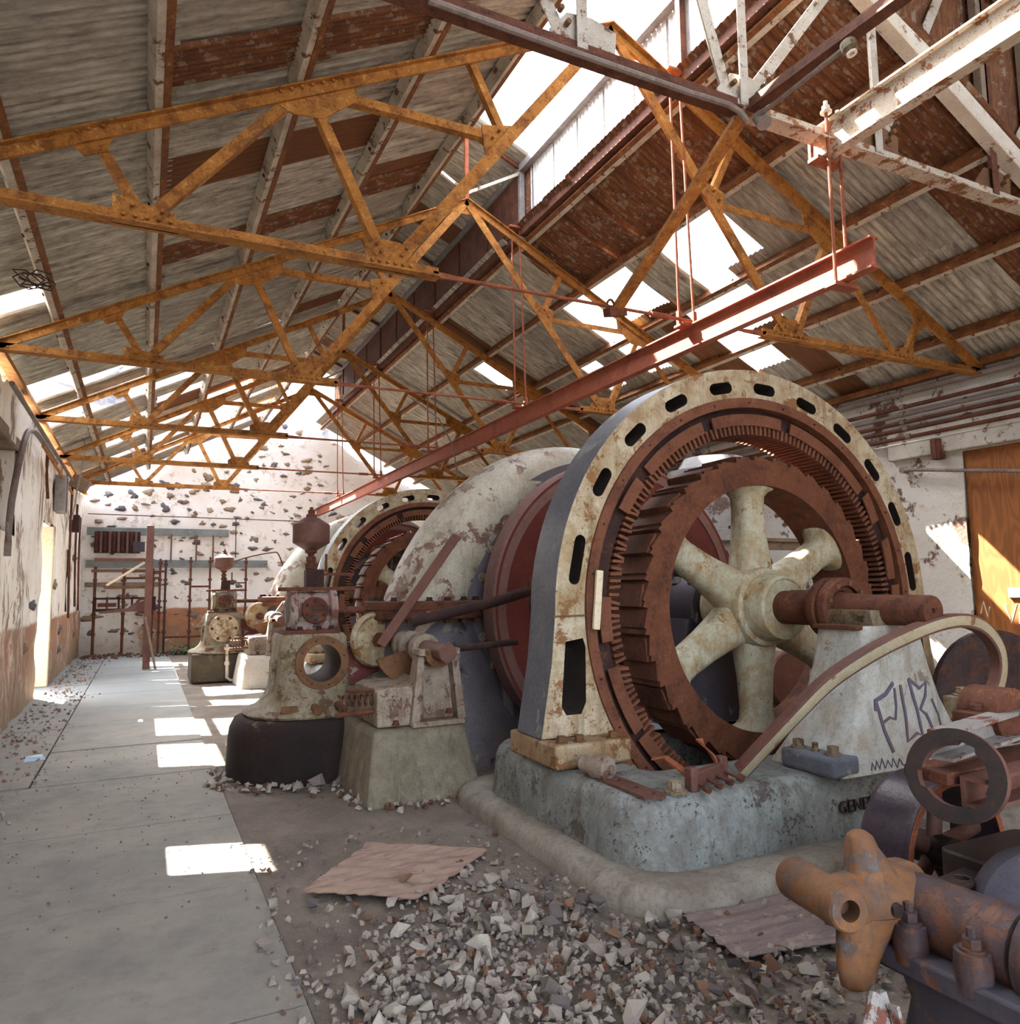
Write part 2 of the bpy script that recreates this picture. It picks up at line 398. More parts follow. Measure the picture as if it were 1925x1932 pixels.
def m_ply():
    q = N('plywood', .6)
    v = q.map((1, 1, .22)); d = q.noise(1.8, 3, .5, v)
    wv = q.math('SINE', q.math('MULTIPLY', q.math('ADD', d, q.math('MULTIPLY', q.axis(1), .12)), 130))
    c = q.mix(q.math('ADD', q.math('MULTIPLY', wv, .5), .5), (.19, .062, .013), (.28, .10, .022))
    c = q.mix(q.ramp(q.noise(1.2, 5), [(.45, 0), (.75, .6)]), c, (.22, .08, .02)); return q.done(c)
MAT['ply'] = m_ply()
MAT['wood'] = m_paint('weathered_timber', (.26, .20, .15), (.17, .12, .09), (.07, .045, .035), (.33, .28, .22), .58, 6, .6, 1)
MAT['greywood'] = m_paint('grey_green_timber', (.20, .225, .215), (.14, .15, .145), (.07, .06, .055), (.3, .3, .28), .58, 6, .6, 1)
MAT['whitewood'] = m_paint('painted_rafter', (.62, .56, .48), (.50, .43, .35), (.20, .10, .05), (.33, .22, .14), .60, 5, .60, 1)
MAT['dark'] = N('dark_pit', .9).mat; MAT['dark'].node_tree.nodes['Principled BSDF'].inputs[0].default_value = (.035, .028, .025, 1)
MAT['leaf'] = m_rubble('green_weed', (.05, .12, .05), (.14, .25, .12))
MAT['bed2'] = m_paint('pedestal_paint', (.52, .55, .53), (.44, .46, .43), (.22, .16, .12), (.12, .11, .12), .615, 3.4, .64, .7, dirt=(.36, .30, .22))
MAT['bluebed'] = m_paint('lug_paint', (.17, .20, .24), (.11, .12, .15), (.26, .27, .27), (.09, .06, .05), .60, 4, .60, .8)
MAT['darkcream'] = m_paint('oily_bearing_paint', (.045, .04, .055), (.07, .06, .075), (.32, .29, .24), (.20, .16, .13), .60, 3.2, .66, .5)
MAT['valve'] = m_paint('valve_paint', (.30, .25, .23), (.23, .13, .11), (.13, .045, .035), (.07, .03, .025), .50, 6, .55, .7)
MAT['tank'] = m_rust('tank_rust', (.075, .030, .024), (.125, .055, .042), (.175, .085, .065), 6, .6)
MAT['armweb'] = m_paint('arm_paint', (.20, .055, .05), (.15, .045, .045), (.40, .35, .29), (.33, .28, .22), .555, 5, .60, .9)
MAT['whitepier'] = m_paint('sunlit_pier', (.62, .58, .50), (.54, .50, .42), (.40, .34, .27), (.3, .25, .2), .62, 3, .68, .9)  # whitened copy of the pier concrete, sunlight put into the colour
MAT['jamb2'] = m_paint('guard_beige', (.40, .36, .25), (.33, .28, .18), (.22, .12, .05), (.14, .06, .03), .60, 6, .60)
MAT['drum2'] = m_paint('mossy_black', (.045, .035, .025), (.085, .06, .025), (.02, .015, .012), (.14, .12, .06), .58, 4, .62)
MAT['valvecol'] = m_paint('valve_column_paint', (.42, .42, .40), (.28, .28, .29), (.10, .06, .05), (.17, .12, .10), .55, 4, .58, .6)
MAT['darkpurple'] = m_paint('dark_purple_base', (.05, .045, .06), (.03, .028, .04), (.085, .03, .018), (.10, .06, .05), .60, 6, .60, .7)
MAT['plate2'] = m_paint('bent_plate_paint', (.28, .27, .26), (.20, .18, .18), (.16, .05, .03), (.11, .04, .025), .54, 9, .58, .6)
MAT['slotshade'] = m_rust('slot_shade', (.008, .006, .006), (.02, .014, .012), (.05, .035, .025), 6)  # near-black slot walls, shade of the hollow yoke put into the colour
MAT['bluescrap'] = m_paint('blue_plastic', (.30, .45, .58), (.42, .55, .64), (.2, .3, .4), (.5, .55, .6), .6, 9, .6)
MAT['beampaint'] = m_paint('rusty_beam_paint', (.50, .45, .38), (.40, .33, .25), (.27, .10, .03), (.13, .05, .02), .545, 7, .535, .8)
MAT['footpaint'] = m_paint('rusty_foot_paint', (.36, .29, .19), (.28, .19, .10), (.20, .085, .03), (.11, .045, .02), .545, 6, .54, dirt=(.20, .10, .04))

# ================================================================== STRUCTURE
XC, XL, XR, YF = 3.665, -1.45, 8.80, 22.1
ZA, SLOPE = 6.692, 0.5165
TY = [5.30+3.404*k for k in range(5)]
def zroof(x, off=0.0): return ZA+off-SLOPE*abs(x-XC)
rn = random.Random(3)
def nz(x, y, z, sc=1.0): return noise.fractal(Vector((x*sc, y*sc, z*sc)), .9, 2.1, 4)

# terrain round the building: one rocky hillside
def hill_h(x, y):
    d = max((-4.2-x)*.75, (y-25.5)*.80, (x-13.5)*.62, 0)
    return min(d, 17+.15*d)
mb = MB(); gx = [-46+1.6*i for i in range(70)]; gy = [-30+1.6*i for i in range(66)]
for x in gx:
    for y in gy:
        h = hill_h(x, y)
        mb.v.append((x, y, -.75+h+(nz(x, y, 0, .18)*1.5 + nz(x, y, 5, .6)*.6)*min(1, h/2)))
for i in range(len(gx)-1):
    for j in range(len(gy)-1):
        a = i*len(gy)+j; mb.f.append((a, a+len(gy), a+len(gy)+1, a+1)); mb.m.append(0)
struct(mb.build('hillside', MAT['rock'], smooth=25, fix=False))

# floor: slabs left, dirt ground right
floor = holder('floor')
ys = [-2.5, -1.2, .2, 1.66, 3.13, 4.52, 5.94, 7.5, 9.0, 10.5, 12.2, 13.7, 15.2, 16.7, 18.2, 19.7, 21.0, 22.2]
for i in range(len(ys)-1):
    xs = [-2.0, .63] if ys[i] < 7.4 else [-2.0, -.80, .63]
    for j in range(len(xs)-1):
        a, b = xs[j]+.008, xs[j+1]-.008; c, d = ys[i]+.008, ys[i+1]-.008; dz = rn.uniform(-.006, .002)
        m_ = MB()
        holes = [[(-.42, 11.02), (0.0, 11.02), (0.0, 11.62), (-.42, 11.62)]] if (j == len(xs)-1 and c < 11 < d) else []
        m_.plate([(a, c), (b, c), (b, d), (a, d)], holes, ((0, 0, dz-.12), (1, 0, 0), (0, 1, 0)), .12)
        m_.build('slab', MAT['floor'], floor, smooth=0)
pit = MB()
for c, d in (((-.21, 11.64, -.22), (.46, .04, .4)), ((-.21, 11.0, -.22), (.46, .04, .4)), ((-.44, 11.32, -.22), (.04, .68, .4)), ((.02, 11.32, -.22), (.04, .68, .4)), ((-.21, 11.32, -.42), (.5, .7, .04))):
    pit.box(c, d)
struct(pit.build('floor_pit', MAT['wood'], floor))

PITS = [(2.9, 6.2, 4.05, 5.35), (2.9, 6.2, 11.65, 12.95)]
mb = MB(); x0, x1, st = .63, 8.85, .137
nx_ = int((x1-x0)/st); ny_ = int((22.2+2.5)/st)
for i in range(nx_+1):
    for j in range(ny_+1):
        x, y = x0+st*i, -2.5+st*j
        k = min(1, i/3)
        mb.v.append((x, y, -.012+k*(nz(x, y, 1, .9)*.018+nz(x, y, 2, 3)*.010)-.004))
for i in range(nx_):
    for j in range(ny_):
        x, y = x0+st*(i+.5), -2.5+st*(j+.5)
        if any(a < x < b and c < y < d for a, b, c, d in PITS): continue
        a = i*(ny_+1)+j; mb.f.append((a, a+ny_+1, a+ny_+2, a+1)); mb.m.append(0)
struct(mb.build('ground', MAT['dirt'], fix=False))
for a, b, c, d in PITS:
    p_ = MB(); zz = -.85
    p_.box(((a+b)/2, (c+d)/2, zz), (b-a+.5, d-c+.5, .1))
    for cc, dd in (((a-.15, (c+d)/2, zz/2), (.1, d-c+.5, -zz)), ((b+.15, (c+d)/2, zz/2), (.1, d-c+.5, -zz)), (((a+b)/2, c-.15, zz/2), (b-a+.5, .1, -zz)), (((a+b)/2, d+.15, zz/2), (b-a+.5, .1, -zz))): p_.box(cc, dd)
    struct(p_.build('ground_pit', MAT['dark']))

# walls: rough plastered masonry, front relief mesh + solid core
def grid_wall(name, o, eu, nrm, us, vtop, openings, mat, step=.22, amp=.035, thick=.5, parent=None, seed=0):
    o, eu, nrm = Vector(o), Vector(eu), Vector(nrm); ev = Vector((0, 0, 1))
    root = holder(name) if parent is None else parent
    def breaks(lo, hi, ex):
        b = sorted(set([lo, hi]+[e for e in ex if lo < e < hi])); out = []
        for a, c in zip(b[:-1], b[1:]):
            n = max(1, round((c-a)/step)); out += [a+(c-a)*k/n for k in range(n)]
        return out+[hi]
    U = breaks(us[0], us[1], [q for op in openings for q in op[:2]])
    top = max(vtop(u) for u in U)
    V = breaks(-.12, top, [q for op in openings for q in op[2:4]])
    m_ = MB(); idx = {}
    def P(i, j):
        if (i, j) not in idx:
            u, v = U[i], min(V[j], vtop(U[i])); q = o+eu*u+ev*v
            d = (nz(q.x+seed, q.y, q.z, .8)*.8+nz(q.x, q.y+seed, q.z, 2.6)*.5)*amp
            idx[(i, j)] = len(m_.v); m_.v.append(tuple(q+nrm*d))
        return idx[(i, j)]
    for i in range(len(U)-1):
        for j in range(len(V)-1):
            cu, cv = (U[i]+U[i+1])/2, (V[j]+V[j+1])/2
            if any(a < cu < b and c < cv < d for a, b, c, d in openings): continue
            if V[j] >= vtop(U[i]) and V[j] >= vtop(U[i+1]): continue
            f = [P(i, j), P(i+1, j), P(i+1, j+1), P(i, j+1)]
            m_.f.append(tuple(f)); m_.m.append(0)
    struct(m_.build(name+'_face' if parent is None else name, mat, root, fix=False))
    # solid core behind the relief
    c_ = MB(); ub = sorted(set([us[0], us[1]]+[q for op in openings for q in op[:2]]+([XC-o.x] if abs(eu.x) > .5 else [])))
    for a, b in zip(ub[:-1], ub[1:]):
        cu = (a+b)/2; segs = [(-.3, None)]
        ops = sorted([op for op in openings if op[0] < cu < op[1]], key=lambda q: q[2])
        lo = -.3
        for op in ops:
            if op[2] > lo: pr_(c_, o, eu, ev, nrm, a, b, lo, lambda u, z=op[2]: z, thick)
            lo = op[3]
        pr_(c_, o, eu, ev, nrm, a, b, lo, vtop, thick)
    struct(c_.build('masonry', mat, root, smooth=0))
    return root
def pr_(c_, o, eu, ev, nrm, a, b, lo, top, thick):
    d = .055
    q = [o+eu*a+ev*lo, o+eu*b+ev*lo, o+eu*b+ev*top(b), o+eu*a+ev*top(a)]
    c_.loft([[p-nrm*d for p in q], [p-nrm*thick for p in q]])
wl = grid_wall('wall_left', (XL, 0, 0), (0, 1, 0), (1, 0, 0), (-2.0, YF), lambda u: 4.0+.06*math.sin(u*3.1)+.05*math.sin(u*7.7),
               [(13.7, 15.35, -.2, 2.75), (9.55, 11.0, 2.3, 3.4), (17.8, 18.6, 1.2, 2.5)], MAT['wall_l'], step=.2, amp=.06, thick=.6)
wf = grid_wall('wall_far', (0, YF, 0), (1, 0, 0), (0, -1, 0), (XL-.1, XR+.1), lambda u: zroof(u, -.12)+.07*math.sin(u*5.3)+.06*math.sin(u*11), [], MAT['wall_f'], step=.25, amp=.05, thick=.55, seed=9)
wr = grid_wall('wall_right', (XR, 0, 0), (0, 1, 0), (-1, 0, 0), (-2.0, YF), lambda u: 4.18, [(3.6, 5.62, .02, 3.15)], MAT['wall_r'], step=.25, amp=.03, thick=.55, seed=4)
# door reveals
m_ = MB(); m_.box((XL-.30, 15.30, 1.38), (.62, .12, 2.76)); struct(m_.build('door_1', MAT['jamb'], smooth=0, bevel=.02))
m_ = MB(); m_.box((XL-.34, 10.27, 2.85), (.05, 1.5, 1.15)); struct(m_.build('window_1', MAT['brown'], smooth=0))
m_ = MB(); m_.box((XL-.22, 10.25, 3.45), (.42, 1.9, .16)); struct(m_.build('window_lintel', MAT['wood'], wl, bevel=.02))
m_ = MB(); m_.box((XL-.34, 18.2, 1.85), (.05, .85, 1.35)); struct(m_.build('window_2', MAT['jamb'], smooth=0))

# fieldstones showing through the whitewash of the far wall
def blob(seed, n=1, sx=1, sy=1, sz=1, rough=.28):
    b = bmesh.new(); bmesh.ops.create_icosphere(b, subdivisions=n, radius=1)
    r = random.Random(seed); off = r.uniform(0, 90)
    for v in b.verts:
        k = 1+rough*noise.noise(v.co*1.3+Vector((off, 0, 0)))+rough*.6*noise.noise(v.co*3+Vector((0, off, 0)))
        v.co = Vector((v.co.x*k*sx, v.co.y*k*sy, v.co.z*k*sz))
    me = bpy.data.meshes.new('stone'); b.to_mesh(me); b.free(); return me
SMESH = [blob(i, 2, 1, .30, 1, .85) for i in range(14)]
for me in SMESH:
    me.materials.append(MAT['stone']); me.polygons.foreach_set('use_smooth', [True]*len(me.polygons))
def stone_at(x, z, a, b, parent, yy=YF):
    o = bpy.data.objects.new('stone', SMESH[rn.randrange(14)]); COL.objects.link(o); o.parent = parent
    o.location = (x, yy+.01+rn.uniform(-.01, .02), z); o.scale = (a, .16, b); o.rotation_euler = (0, rn.uniform(-.25, .25), 0)
BIG = [(0.68,3.46,.17,.09),(1.41,3.45,.12,.12),(1.93,3.38,.13,.08),(2.75,3.04,.2,.16),(3.28,3.0,.12,.11),(.05,4.24,.14,.13),(-.34,4.17,.14,.13),(-.92,4.15,.11,.1),(.55,4.16,.1,.1),(1.57,3.8,.11,.11),(2.12,3.84,.15,.11),(3.24,3.82,.15,.08),(3.58,3.86,.09,.08),(2.75,4.69,.12,.11),(1.5,4.73,.15,.13),(3.93,6.14,.19,.13),(2.96,5.64,.16,.14),(3.54,6.31,.11,.11),(-1.23,3.98,.11,.08),(-.6,3.78,.14,.1),(-.28,3.81,.14,.1),(.44,3.84,.14,.13),(2.71,2.77,.14,.07),(3.07,2.75,.18,.07),(3.19,1.91,.16,.09),(1.12,1.46,.1,.08),(-1.12,3.43,.13,.07),(-1.2,.96,.24,.15),(-1.22,.52,.13,.15),(1.26,.94,.15,.13),(1.36,.62,.17,.1),(2.0,4.89,.1,.07),(2.37,4.15,.08,.14),(4.03,3.01,.11,.07)]
for x, z, a, b in BIG: stone_at(x, z, a*.85, b*.8, wf)
n = 0
while n < 190:
    x, z = rn.uniform(-1.3, 6.0), rn.uniform(.2, 6.2)
    if z > zroof(x, -.45) or (z < 2.6 and rn.random() < .62) or (x > 4.6 and rn.random() < .6): continue
    if any(abs(x-q[0]) < q[2]+.12 and abs(z-q[1]) < q[3]+.1 for q in BIG): continue
    s_ = rn.uniform(.045, .10); stone_at(x, z, s_*rn.uniform(1, 1.7), s_*rn.uniform(.5, .95), wf); n += 1
n = 0
while n < 12:   # stones in the left wall
    y, z = rn.uniform(7.5, 21), rn.uniform(.2, 3.7)
    if 13.4 < y < 15.6 and z < 2.9 or 9.3 < y < 11.2 and 2.1 < z < 3.6: continue
    o = bpy.data.objects.new('stone', SMESH[n % 10]); COL.objects.link(o); o.parent = wl
    o.location = (XL+.0, y, z); o.scale = (rn.uniform(.1, .2), .18, rn.uniform(.06, .12)); o.rotation_euler = (0, 0, PI/2); n += 1

# ================================================================== ROOF
EDGE_L = [-1.62, -.91, -.035, .88, 1.85, 2.85]
def eR(x): return 2*XC-x
cl, cr = holder('ceiling'), holder('ceiling')
def sheet_mesh(length, width=.64, waves=8, curl=0.0, sag=0.0, nl=5, torn=0.0, seed=0):
    """local: x along slope (0..length), y across (centred), z up"""
    m_ = MB(); nc = waves*4; r = random.Random(seed)
    jag = [r.uniform(0, torn) for _ in range(nc+1)]
    for i in range(nl+1):
        for j in range(nc+1):
            x = length*i/nl; y = -width/2+width*j/nc
            if i == 0: x += jag[j]
            z = .016*math.cos(2*PI*j/4)+curl*((j/nc)**3)+sag*math.sin(PI*i/nl)
            m_.v.append((x, y, z))
    for i in range(nl):
        for j in range(nc):
            a = i*(nc+1)+j; m_.f.append((a, a+nc+1, a+nc+2, a+1)); m_.m.append(0)
    me = bpy.data.meshes.new('corrugated_sheet'); me.from_pydata(m_.v, [], m_.f); me.update()
    me.polygons.foreach_set('use_smooth', [True]*len(me.polygons)); return me
TH = math.atan(SLOPE); CS = math.cos(TH)
SCACHE = {}
def place_sheet(parent, x0, x1, y, side, mat, width=.64, jit=1.0, off=.15, lift=0.0, curl=0, sag=0, torn=0):
    """sheet on the slope between x0 (low end) and x1 (high end)"""
    L = abs(x1-x0)/CS+.12
    key = (round(L, 2), width, curl, sag, torn, mat.name, rn.randrange(2) if torn else 0)
    if key not in SCACHE:
        me = sheet_mesh(L, width, 8, curl, sag, torn=torn, seed=len(SCACHE)); me.materials.append(mat); SCACHE[key] = me
    o = bpy.data.objects.new('corrugated_sheet', SCACHE[key]); COL.objects.link(o); o.parent = parent
    d = -1 if side > 0 else 1
    o.location = (x0, y+rn.uniform(-.012, .012)*jit, zroof(x0, off)+rn.uniform(-.008, .008)*jit+lift)
    R = Matrix.Rotation(-TH, 3, 'Y') if side < 0 else Matrix.Rotation(PI, 3, 'Z') @ Matrix.Rotation(-TH, 3, 'Y')
    R = Matrix.Rotation(rn.uniform(-.012, .012)*jit, 3, Vector((0, 0, 1))) @ R
    o.rotation_euler = R.to_euler(); return o
Y0, DY = 3.28, .58
HOLE = {8: (0,), 13: (0,), 14: (0, 1), 16: (0, 1), 17: (0, 1, 2), 19: (2,), 20: (1,), 21: (3,), 22: (1, 2, 3), 23: (1, 2), 24: (3, 4), 25: (2, 3), 26: (1, 2, 3), 27: (3, 4), 28: (1, 2, 3), 29: (2, 3, 4), 30: (3, 4), 31: (0, 1)}
for c in range(1, 32):
    y = Y0+DY*(c+.5); far = max(0, (y-8.6)/13); holes = HOLE.get(c, ())
    segs = []; k = 0
    while k < 5:
        if k in holes: k += 1; continue
        e = k
        while e+1 < 5 and e+1 not in holes and e-k < 1: e += 1
        segs.append((k, e)); k = e+1
    for a, b in segs:
        wd = .64 if y < 10.7 else (.60 if rn.random() < .5 else .54)
        place_sheet(cl, EDGE_L[a]-.05, EDGE_L[b+1]+.02, y, -1, MAT['sheet'], wd, 1+far*1.5, .15+.012*(a % 2), lift=0, curl=(.0 if y < 8.4 or rn.random() < .6 else -.05))
# two long rusty courses under the left slope
HOLER = {8: (0,), 9: (0,), 5: (2,), 6: (1, 2), 7: (3,)}
# right slope, bay index counted from the ridge down: 0 next to the monitor
ER = [4.50, 5.48, 6.45, 7.37, 8.24, 9.0]
HR = {5: (1,), 6: (1, 2), 7: (2, 3), 8: (1,), 9: (1,), 10: (1, 2), 12: (2,), 16: (1,)}
for c in range(0, 32):
    y = Y0+DY*(c+.5)+(.30 if c == 0 else 0); holes = HR.get(c, ())
    k = 0
    if y < 8.9: segs = [(0, 0)]; k = 1
    else: segs = []
    while k < 5:
        if k in holes: k += 1; continue
        e = k
        while e+1 < 5 and e+1 not in holes and e-k < 1: e += 1
        segs.append((k, e)); k = e+1
    for a, b in segs:
        rusty = (a == 0 and y < 8.9) or c <= 1
        sg = -.04 if (a == 0 and y < 8.9) else (-.03 if holes and rn.random() < .6 else 0)
        place_sheet(cr, ER[b+1]+.05, (7.98 if c == 7 and a == 4 else ER[a]-.02), y, 1, MAT['rsheet'] if rusty else MAT['sheet'], .66, .8, .15+.012*(a % 2), curl=(-.06 if holes and rn.random() < .4 else 0), sag=sg)
# rusted patch sheets nailed under the left slope
for x0, x1, y in ((-.03, 1.0, 5.0), (.9, 1.9, 4.95), (.05, 1.0, 8.05), (1.0, 1.9, 8.0), (1.8, 2.7, 4.6), (1.9, 2.75, 7.75)):
    place_sheet(cl, x0, x1, y, -1, MAT['rsheet'], .42, .6, .125)

# purlins
GP = 'timber and angle purlins'
def purlin(x, lab, side, y0=3.62, y1=21.9, wd=.055, ht=.115):
    z = zroof(x, .075)
    t = thing('purlin', lab, 'purlin', (x, y0, z), GP)
    r = Matrix.Rotation(-TH if side < 0 else TH, 3, 'Y')
    sec = [(-wd/2, -ht/2), (wd/2, -ht/2), (wd/2, ht/2), (-wd/2, ht/2)]
    m_ = MB(); c = r @ Vector((1, 0, 0)); u = r @ Vector((0, 0, 1))
    rings = []
    for y in (y0, (y0+y1)/2, y1):
        rings.append([Vector((x, y, z))+c*a+u*b for a, b in sec])
    m_.loft(rings)
    m_.build('web', MAT['purlin_w'] if side < 0 else MAT['purlin_r'], t, smooth=0, bevel=.004)
    m_ = MB(); s_ = 1
    rings = [[Vector((x, y, z))+c*a+u*b for a, b in [(wd/2, -ht/2-.004), (wd/2+.05, -ht/2-.004), (wd/2+.05, -ht/2+.008), (wd/2, -ht/2+.008)]] for y in (y0, y1)]
    m_.loft(rings).build('flange', MAT['purlin_r'] if side < 0 else MAT['purlin_w'], t, smooth=0)
    m_ = MB()
    for k in range(14):
        y = y0+.5+k*1.3
        m_.hexbolt(Vector((x, y, z))-c*(wd/2), -c, .014, .012)
    stuff(m_.build('bolt', MAT['darkbrown'], t))
    return t
nth = ['lowest', 'second from the bottom', 'third from the bottom', 'fourth from the bottom', 'topmost']
for i, x in enumerate((-.91, -.035, .88, 1.85, 2.79)):
    purlin(x, 'white-flaked purlin under the grey left roof slope, %s of that slope' % nth[i], -1)
for i, x in enumerate((8.24, 7.37, 6.45, 5.48, 4.54)):
    purlin(x, 'brown rusty purlin under the right roof slope, %s of that slope' % nth[i], 1, y0=3.72)
# wall plates
m_ = MB(); m_.sweep([(XL+.02, 3.7, 4.10), (XL+.02, 21.9, 4.10)], [(-.06, -.03), (.06, -.03), (.06, .03), (-.06, .03)])
tag(m_.build('eave_angle', MAT['truss'], bevel=.004), 'orange angle iron running along the top of the left wall', 'beam')
m_ = MB(); m_.sweep([(XR-.10, 3.7, 4.14), (XR-.10, 21.9, 4.14)], [(-.06, -.04), (.06, -.04), (.06, .04), (-.06, .04)])
tag(m_.build('eave_angle', MAT['purlin_r'], bevel=.004), 'brown eave beam above the pipes on the right wall', 'beam')

# ridge monitor (lantern): posts, plates, wall sheets, roof sheets
mon = thing('ridge_monitor', 'raised ridge lantern of rusty framing and corrugated sheets above the trusses', 'lantern', (XC, TY[0], 6.4))
XM0, XM1, ZM, ZMR = 2.85, 4.48, 7.30, 7.66
for x in (XM0, XM1):
    m_ = MB(); m_.box((x, 12.0, ZM), (.09, 17.0, .10)); m_.build('top_plate', MAT['steel'] if x > 4 else MAT['wood'], mon, bevel=.005)
    m_ = MB(); m_.box((x, 12.0, zroof(x, .12)), (.09, 17.0, .12)); m_.build('sill_plate', MAT['brown'], mon, bevel=.005)
for k, y in enumerate([3.66]+TY):
    for x in (XM0, XM1):
        m_ = MB(); m_.box((x, y, (zroof(x)+ZM)/2), (.07, .07, ZM-zroof(x))); m_.build('post', MAT['steel'] if k == 2 else MAT['brown'], mon, bevel=.005)
        if k > 1:
            m_ = MB(); m_.sweep([(x, y, ZM-.05), (XC, y, ZA+.08)], [(-.02, -.02), (.02, -.02), (.02, .02), (-.02, .02)]); m_.build('brace', MAT['whitepaint'], mon)
    if k > 1:
        m_ = MB(); m_.box((XC, y, (ZA+ZMR)/2), (.05, .05, ZMR-ZA)); m_.build('king_post', MAT['truss_red'], mon)
        for s_ in (-1, 1):
            m_ = MB(); m_.sweep([(XC, y, ZMR), (XC+s_*.85, y, ZM)], [(-.02, -.03), (.02, -.03), (.02, .03), (-.02, .03)]); m_.build('rafter', MAT['brown'], mon)
def vsheet(parent, x, y, z0, z1, mat, width=.64, face='x', torn=0, name=None):
    key = ('v', round(z1-z0, 2), width, mat.name, torn, rn.randrange(2) if torn else 0)
    if key not in SCACHE:
        me = sheet_mesh(z1-z0, width, 8, torn=torn, seed=len(SCACHE)); me.materials.append(mat); SCACHE[key] = me
    o = bpy.data.objects.new('corrugated_sheet', SCACHE[key]); COL.objects.link(o); o.parent = parent
    off = parent_world(parent)
    R = Matrix.Rotation(-PI/2, 3, 'Y')
    if face == 'y': R = Matrix.Rotation(PI/2, 3, 'Z') @ R
    o.rotation_euler = R.to_euler(); o.location = Vector((x, y, z0))-off; return o
def hsheet(parent, x, y, z, L, mat, tor, width=.64, tilt=0):
    """wall sheet with horizontal corrugations"""
    return None
y = 2.4
while y < 20.2:
    open_bay = y < TY[1]-.1
    vsheet(mon, XM1+.06, y, zroof(XM1, .16 if not open_bay else .22), ZM+.02, MAT['wsheet'] if open_bay else MAT['rsheet'], .62, torn=.10 if open_bay else 0)
    if y > TY[1]-.1: vsheet(mon, XM0-.06, y, zroof(XM0, .16), ZM+.02, MAT['rsheet'], .62)
    if y > TY[1]-.05:
        for s_ in (-1, 1):
            key = ('mr', 1)
            if key not in SCACHE:
                me = sheet_mesh(1.02, .62, 8); me.materials.append(MAT['sheet']); SCACHE[key] = me
            o = bpy.data.objects.new('corrugated_sheet', SCACHE[key]); COL.objects.link(o); o.parent = mon
            ang = math.atan((ZMR-ZM)/.82)
            R = Matrix.Rotation(-ang, 3, 'Y') if s_ < 0 else Matrix.Rotation(PI, 3, 'Z') @ Matrix.Rotation(-ang, 3, 'Y')
            o.rotation_euler = R.to_euler(); o.location = Vector((XC+s_*.95, y, ZM+.03))-mon.location
    y += .58
# lining boards along the inside of the lantern's far bays
for k in (1, 2, 3):
    for j in range(3):
        m_ = MB(); m_.box((XM1-.0, TY[k]+.35+1.12*j+.2, zroof(XM1, .16)+.46), (.03, 1.05, .72)); m_.build('lining_board', MAT['brown'], mon, bevel=.004)

# gable infill over the right slope, near end
inf = thing('gable_infill', 'vertical rust-streaked corrugated sheets rising above the white rafter', 'cladding', (6.8, 3.70, 5.2))
x = 4.35
while x < 9.0:
    m_ = MB(); nc = 32
    for j in range(nc+1):
        xx = x-.01+.66*j/nc
        for zz in (min(8.5, zroof(xx, .06)), 8.5): m_.v.append((xx, 3.74+.016*math.cos(2*PI*j/4)+.006*math.sin(x*9), zz))
    for j in range(nc): m_.f.append((2*j, 2*j+2, 2*j+3, 2*j+1)); m_.m.append(0)
    m_.build('corrugated_sheet', MAT['rsheet'], inf, fix=False); x += .63
for x in (6.35, 7.0, 7.65):
    m_ = MB(); m_.box((x, 3.66, (zroof(x, .1)+8.3)/2), (.09, .07, 8.3-zroof(x, .1))); m_.build('stud', MAT['wood'], inf, bevel=.006)
m_ = MB(); m_.box((6.9, 3.65, 6.72), (3.0, .08, .12), Matrix.Rotation(TH, 3, 'Y')); m_.build('girt', MAT['wood'], inf, bevel=.006)
m_ = MB(); m_.sweep([(4.75, 3.62, zroof(4.75, .06)), (8.85, 3.62, zroof(8.85, .06))], [(-.06, -.08), (.06, -.08), (.06, .08), (-.06, .08)])
tag(m_.build('rafter', MAT['whitewood'], bevel=.008), 'thick white-painted rafter at the near end of the right roof slope', 'rafter')

# taller near bay behind the viewpoint: unseen walls and roof added to cut sky light, doorway placed for fill
grid_wall('wall_near', (0, -2.3, 0), (1, 0, 0), (0, 1, 0), (XL-.1, XR+.1), lambda u: 6.2, [(-1.2, 3.2, -.2, 4.4)], MAT['wall_r'], step=.6, amp=.03, thick=.4, seed=2)
m_ = MB(); m_.box((XL-.3, .7, 5.1), (.5, 6.0, 2.3)); m_.box((XR+.3, .7, 5.2), (.5, 6.0, 2.1)); struct(m_.build('wall_upper', MAT['wall_r'], smooth=0))
cn = holder('ceiling')
for s_ in (-1, 1):
    y = -2.2
    while y < 3.7:
        me = SCACHE.setdefault(('near', s_), None)
        if me is None:
            me = sheet_mesh(6.3, .64, 8); me.materials.append(MAT['sheet']); SCACHE[('near', s_)] = me
        o = bpy.data.objects.new('corrugated_sheet', me); COL.objects.link(o); o.parent = cn
        R = Matrix.Rotation(-TH, 3, 'Y') if s_ < 0 else Matrix.Rotation(PI, 3, 'Z') @ Matrix.Rotation(-TH, 3, 'Y')
        o.rotation_euler = R.to_euler(); o.location = (XC+s_*5.5, y, 6.3); y += .58

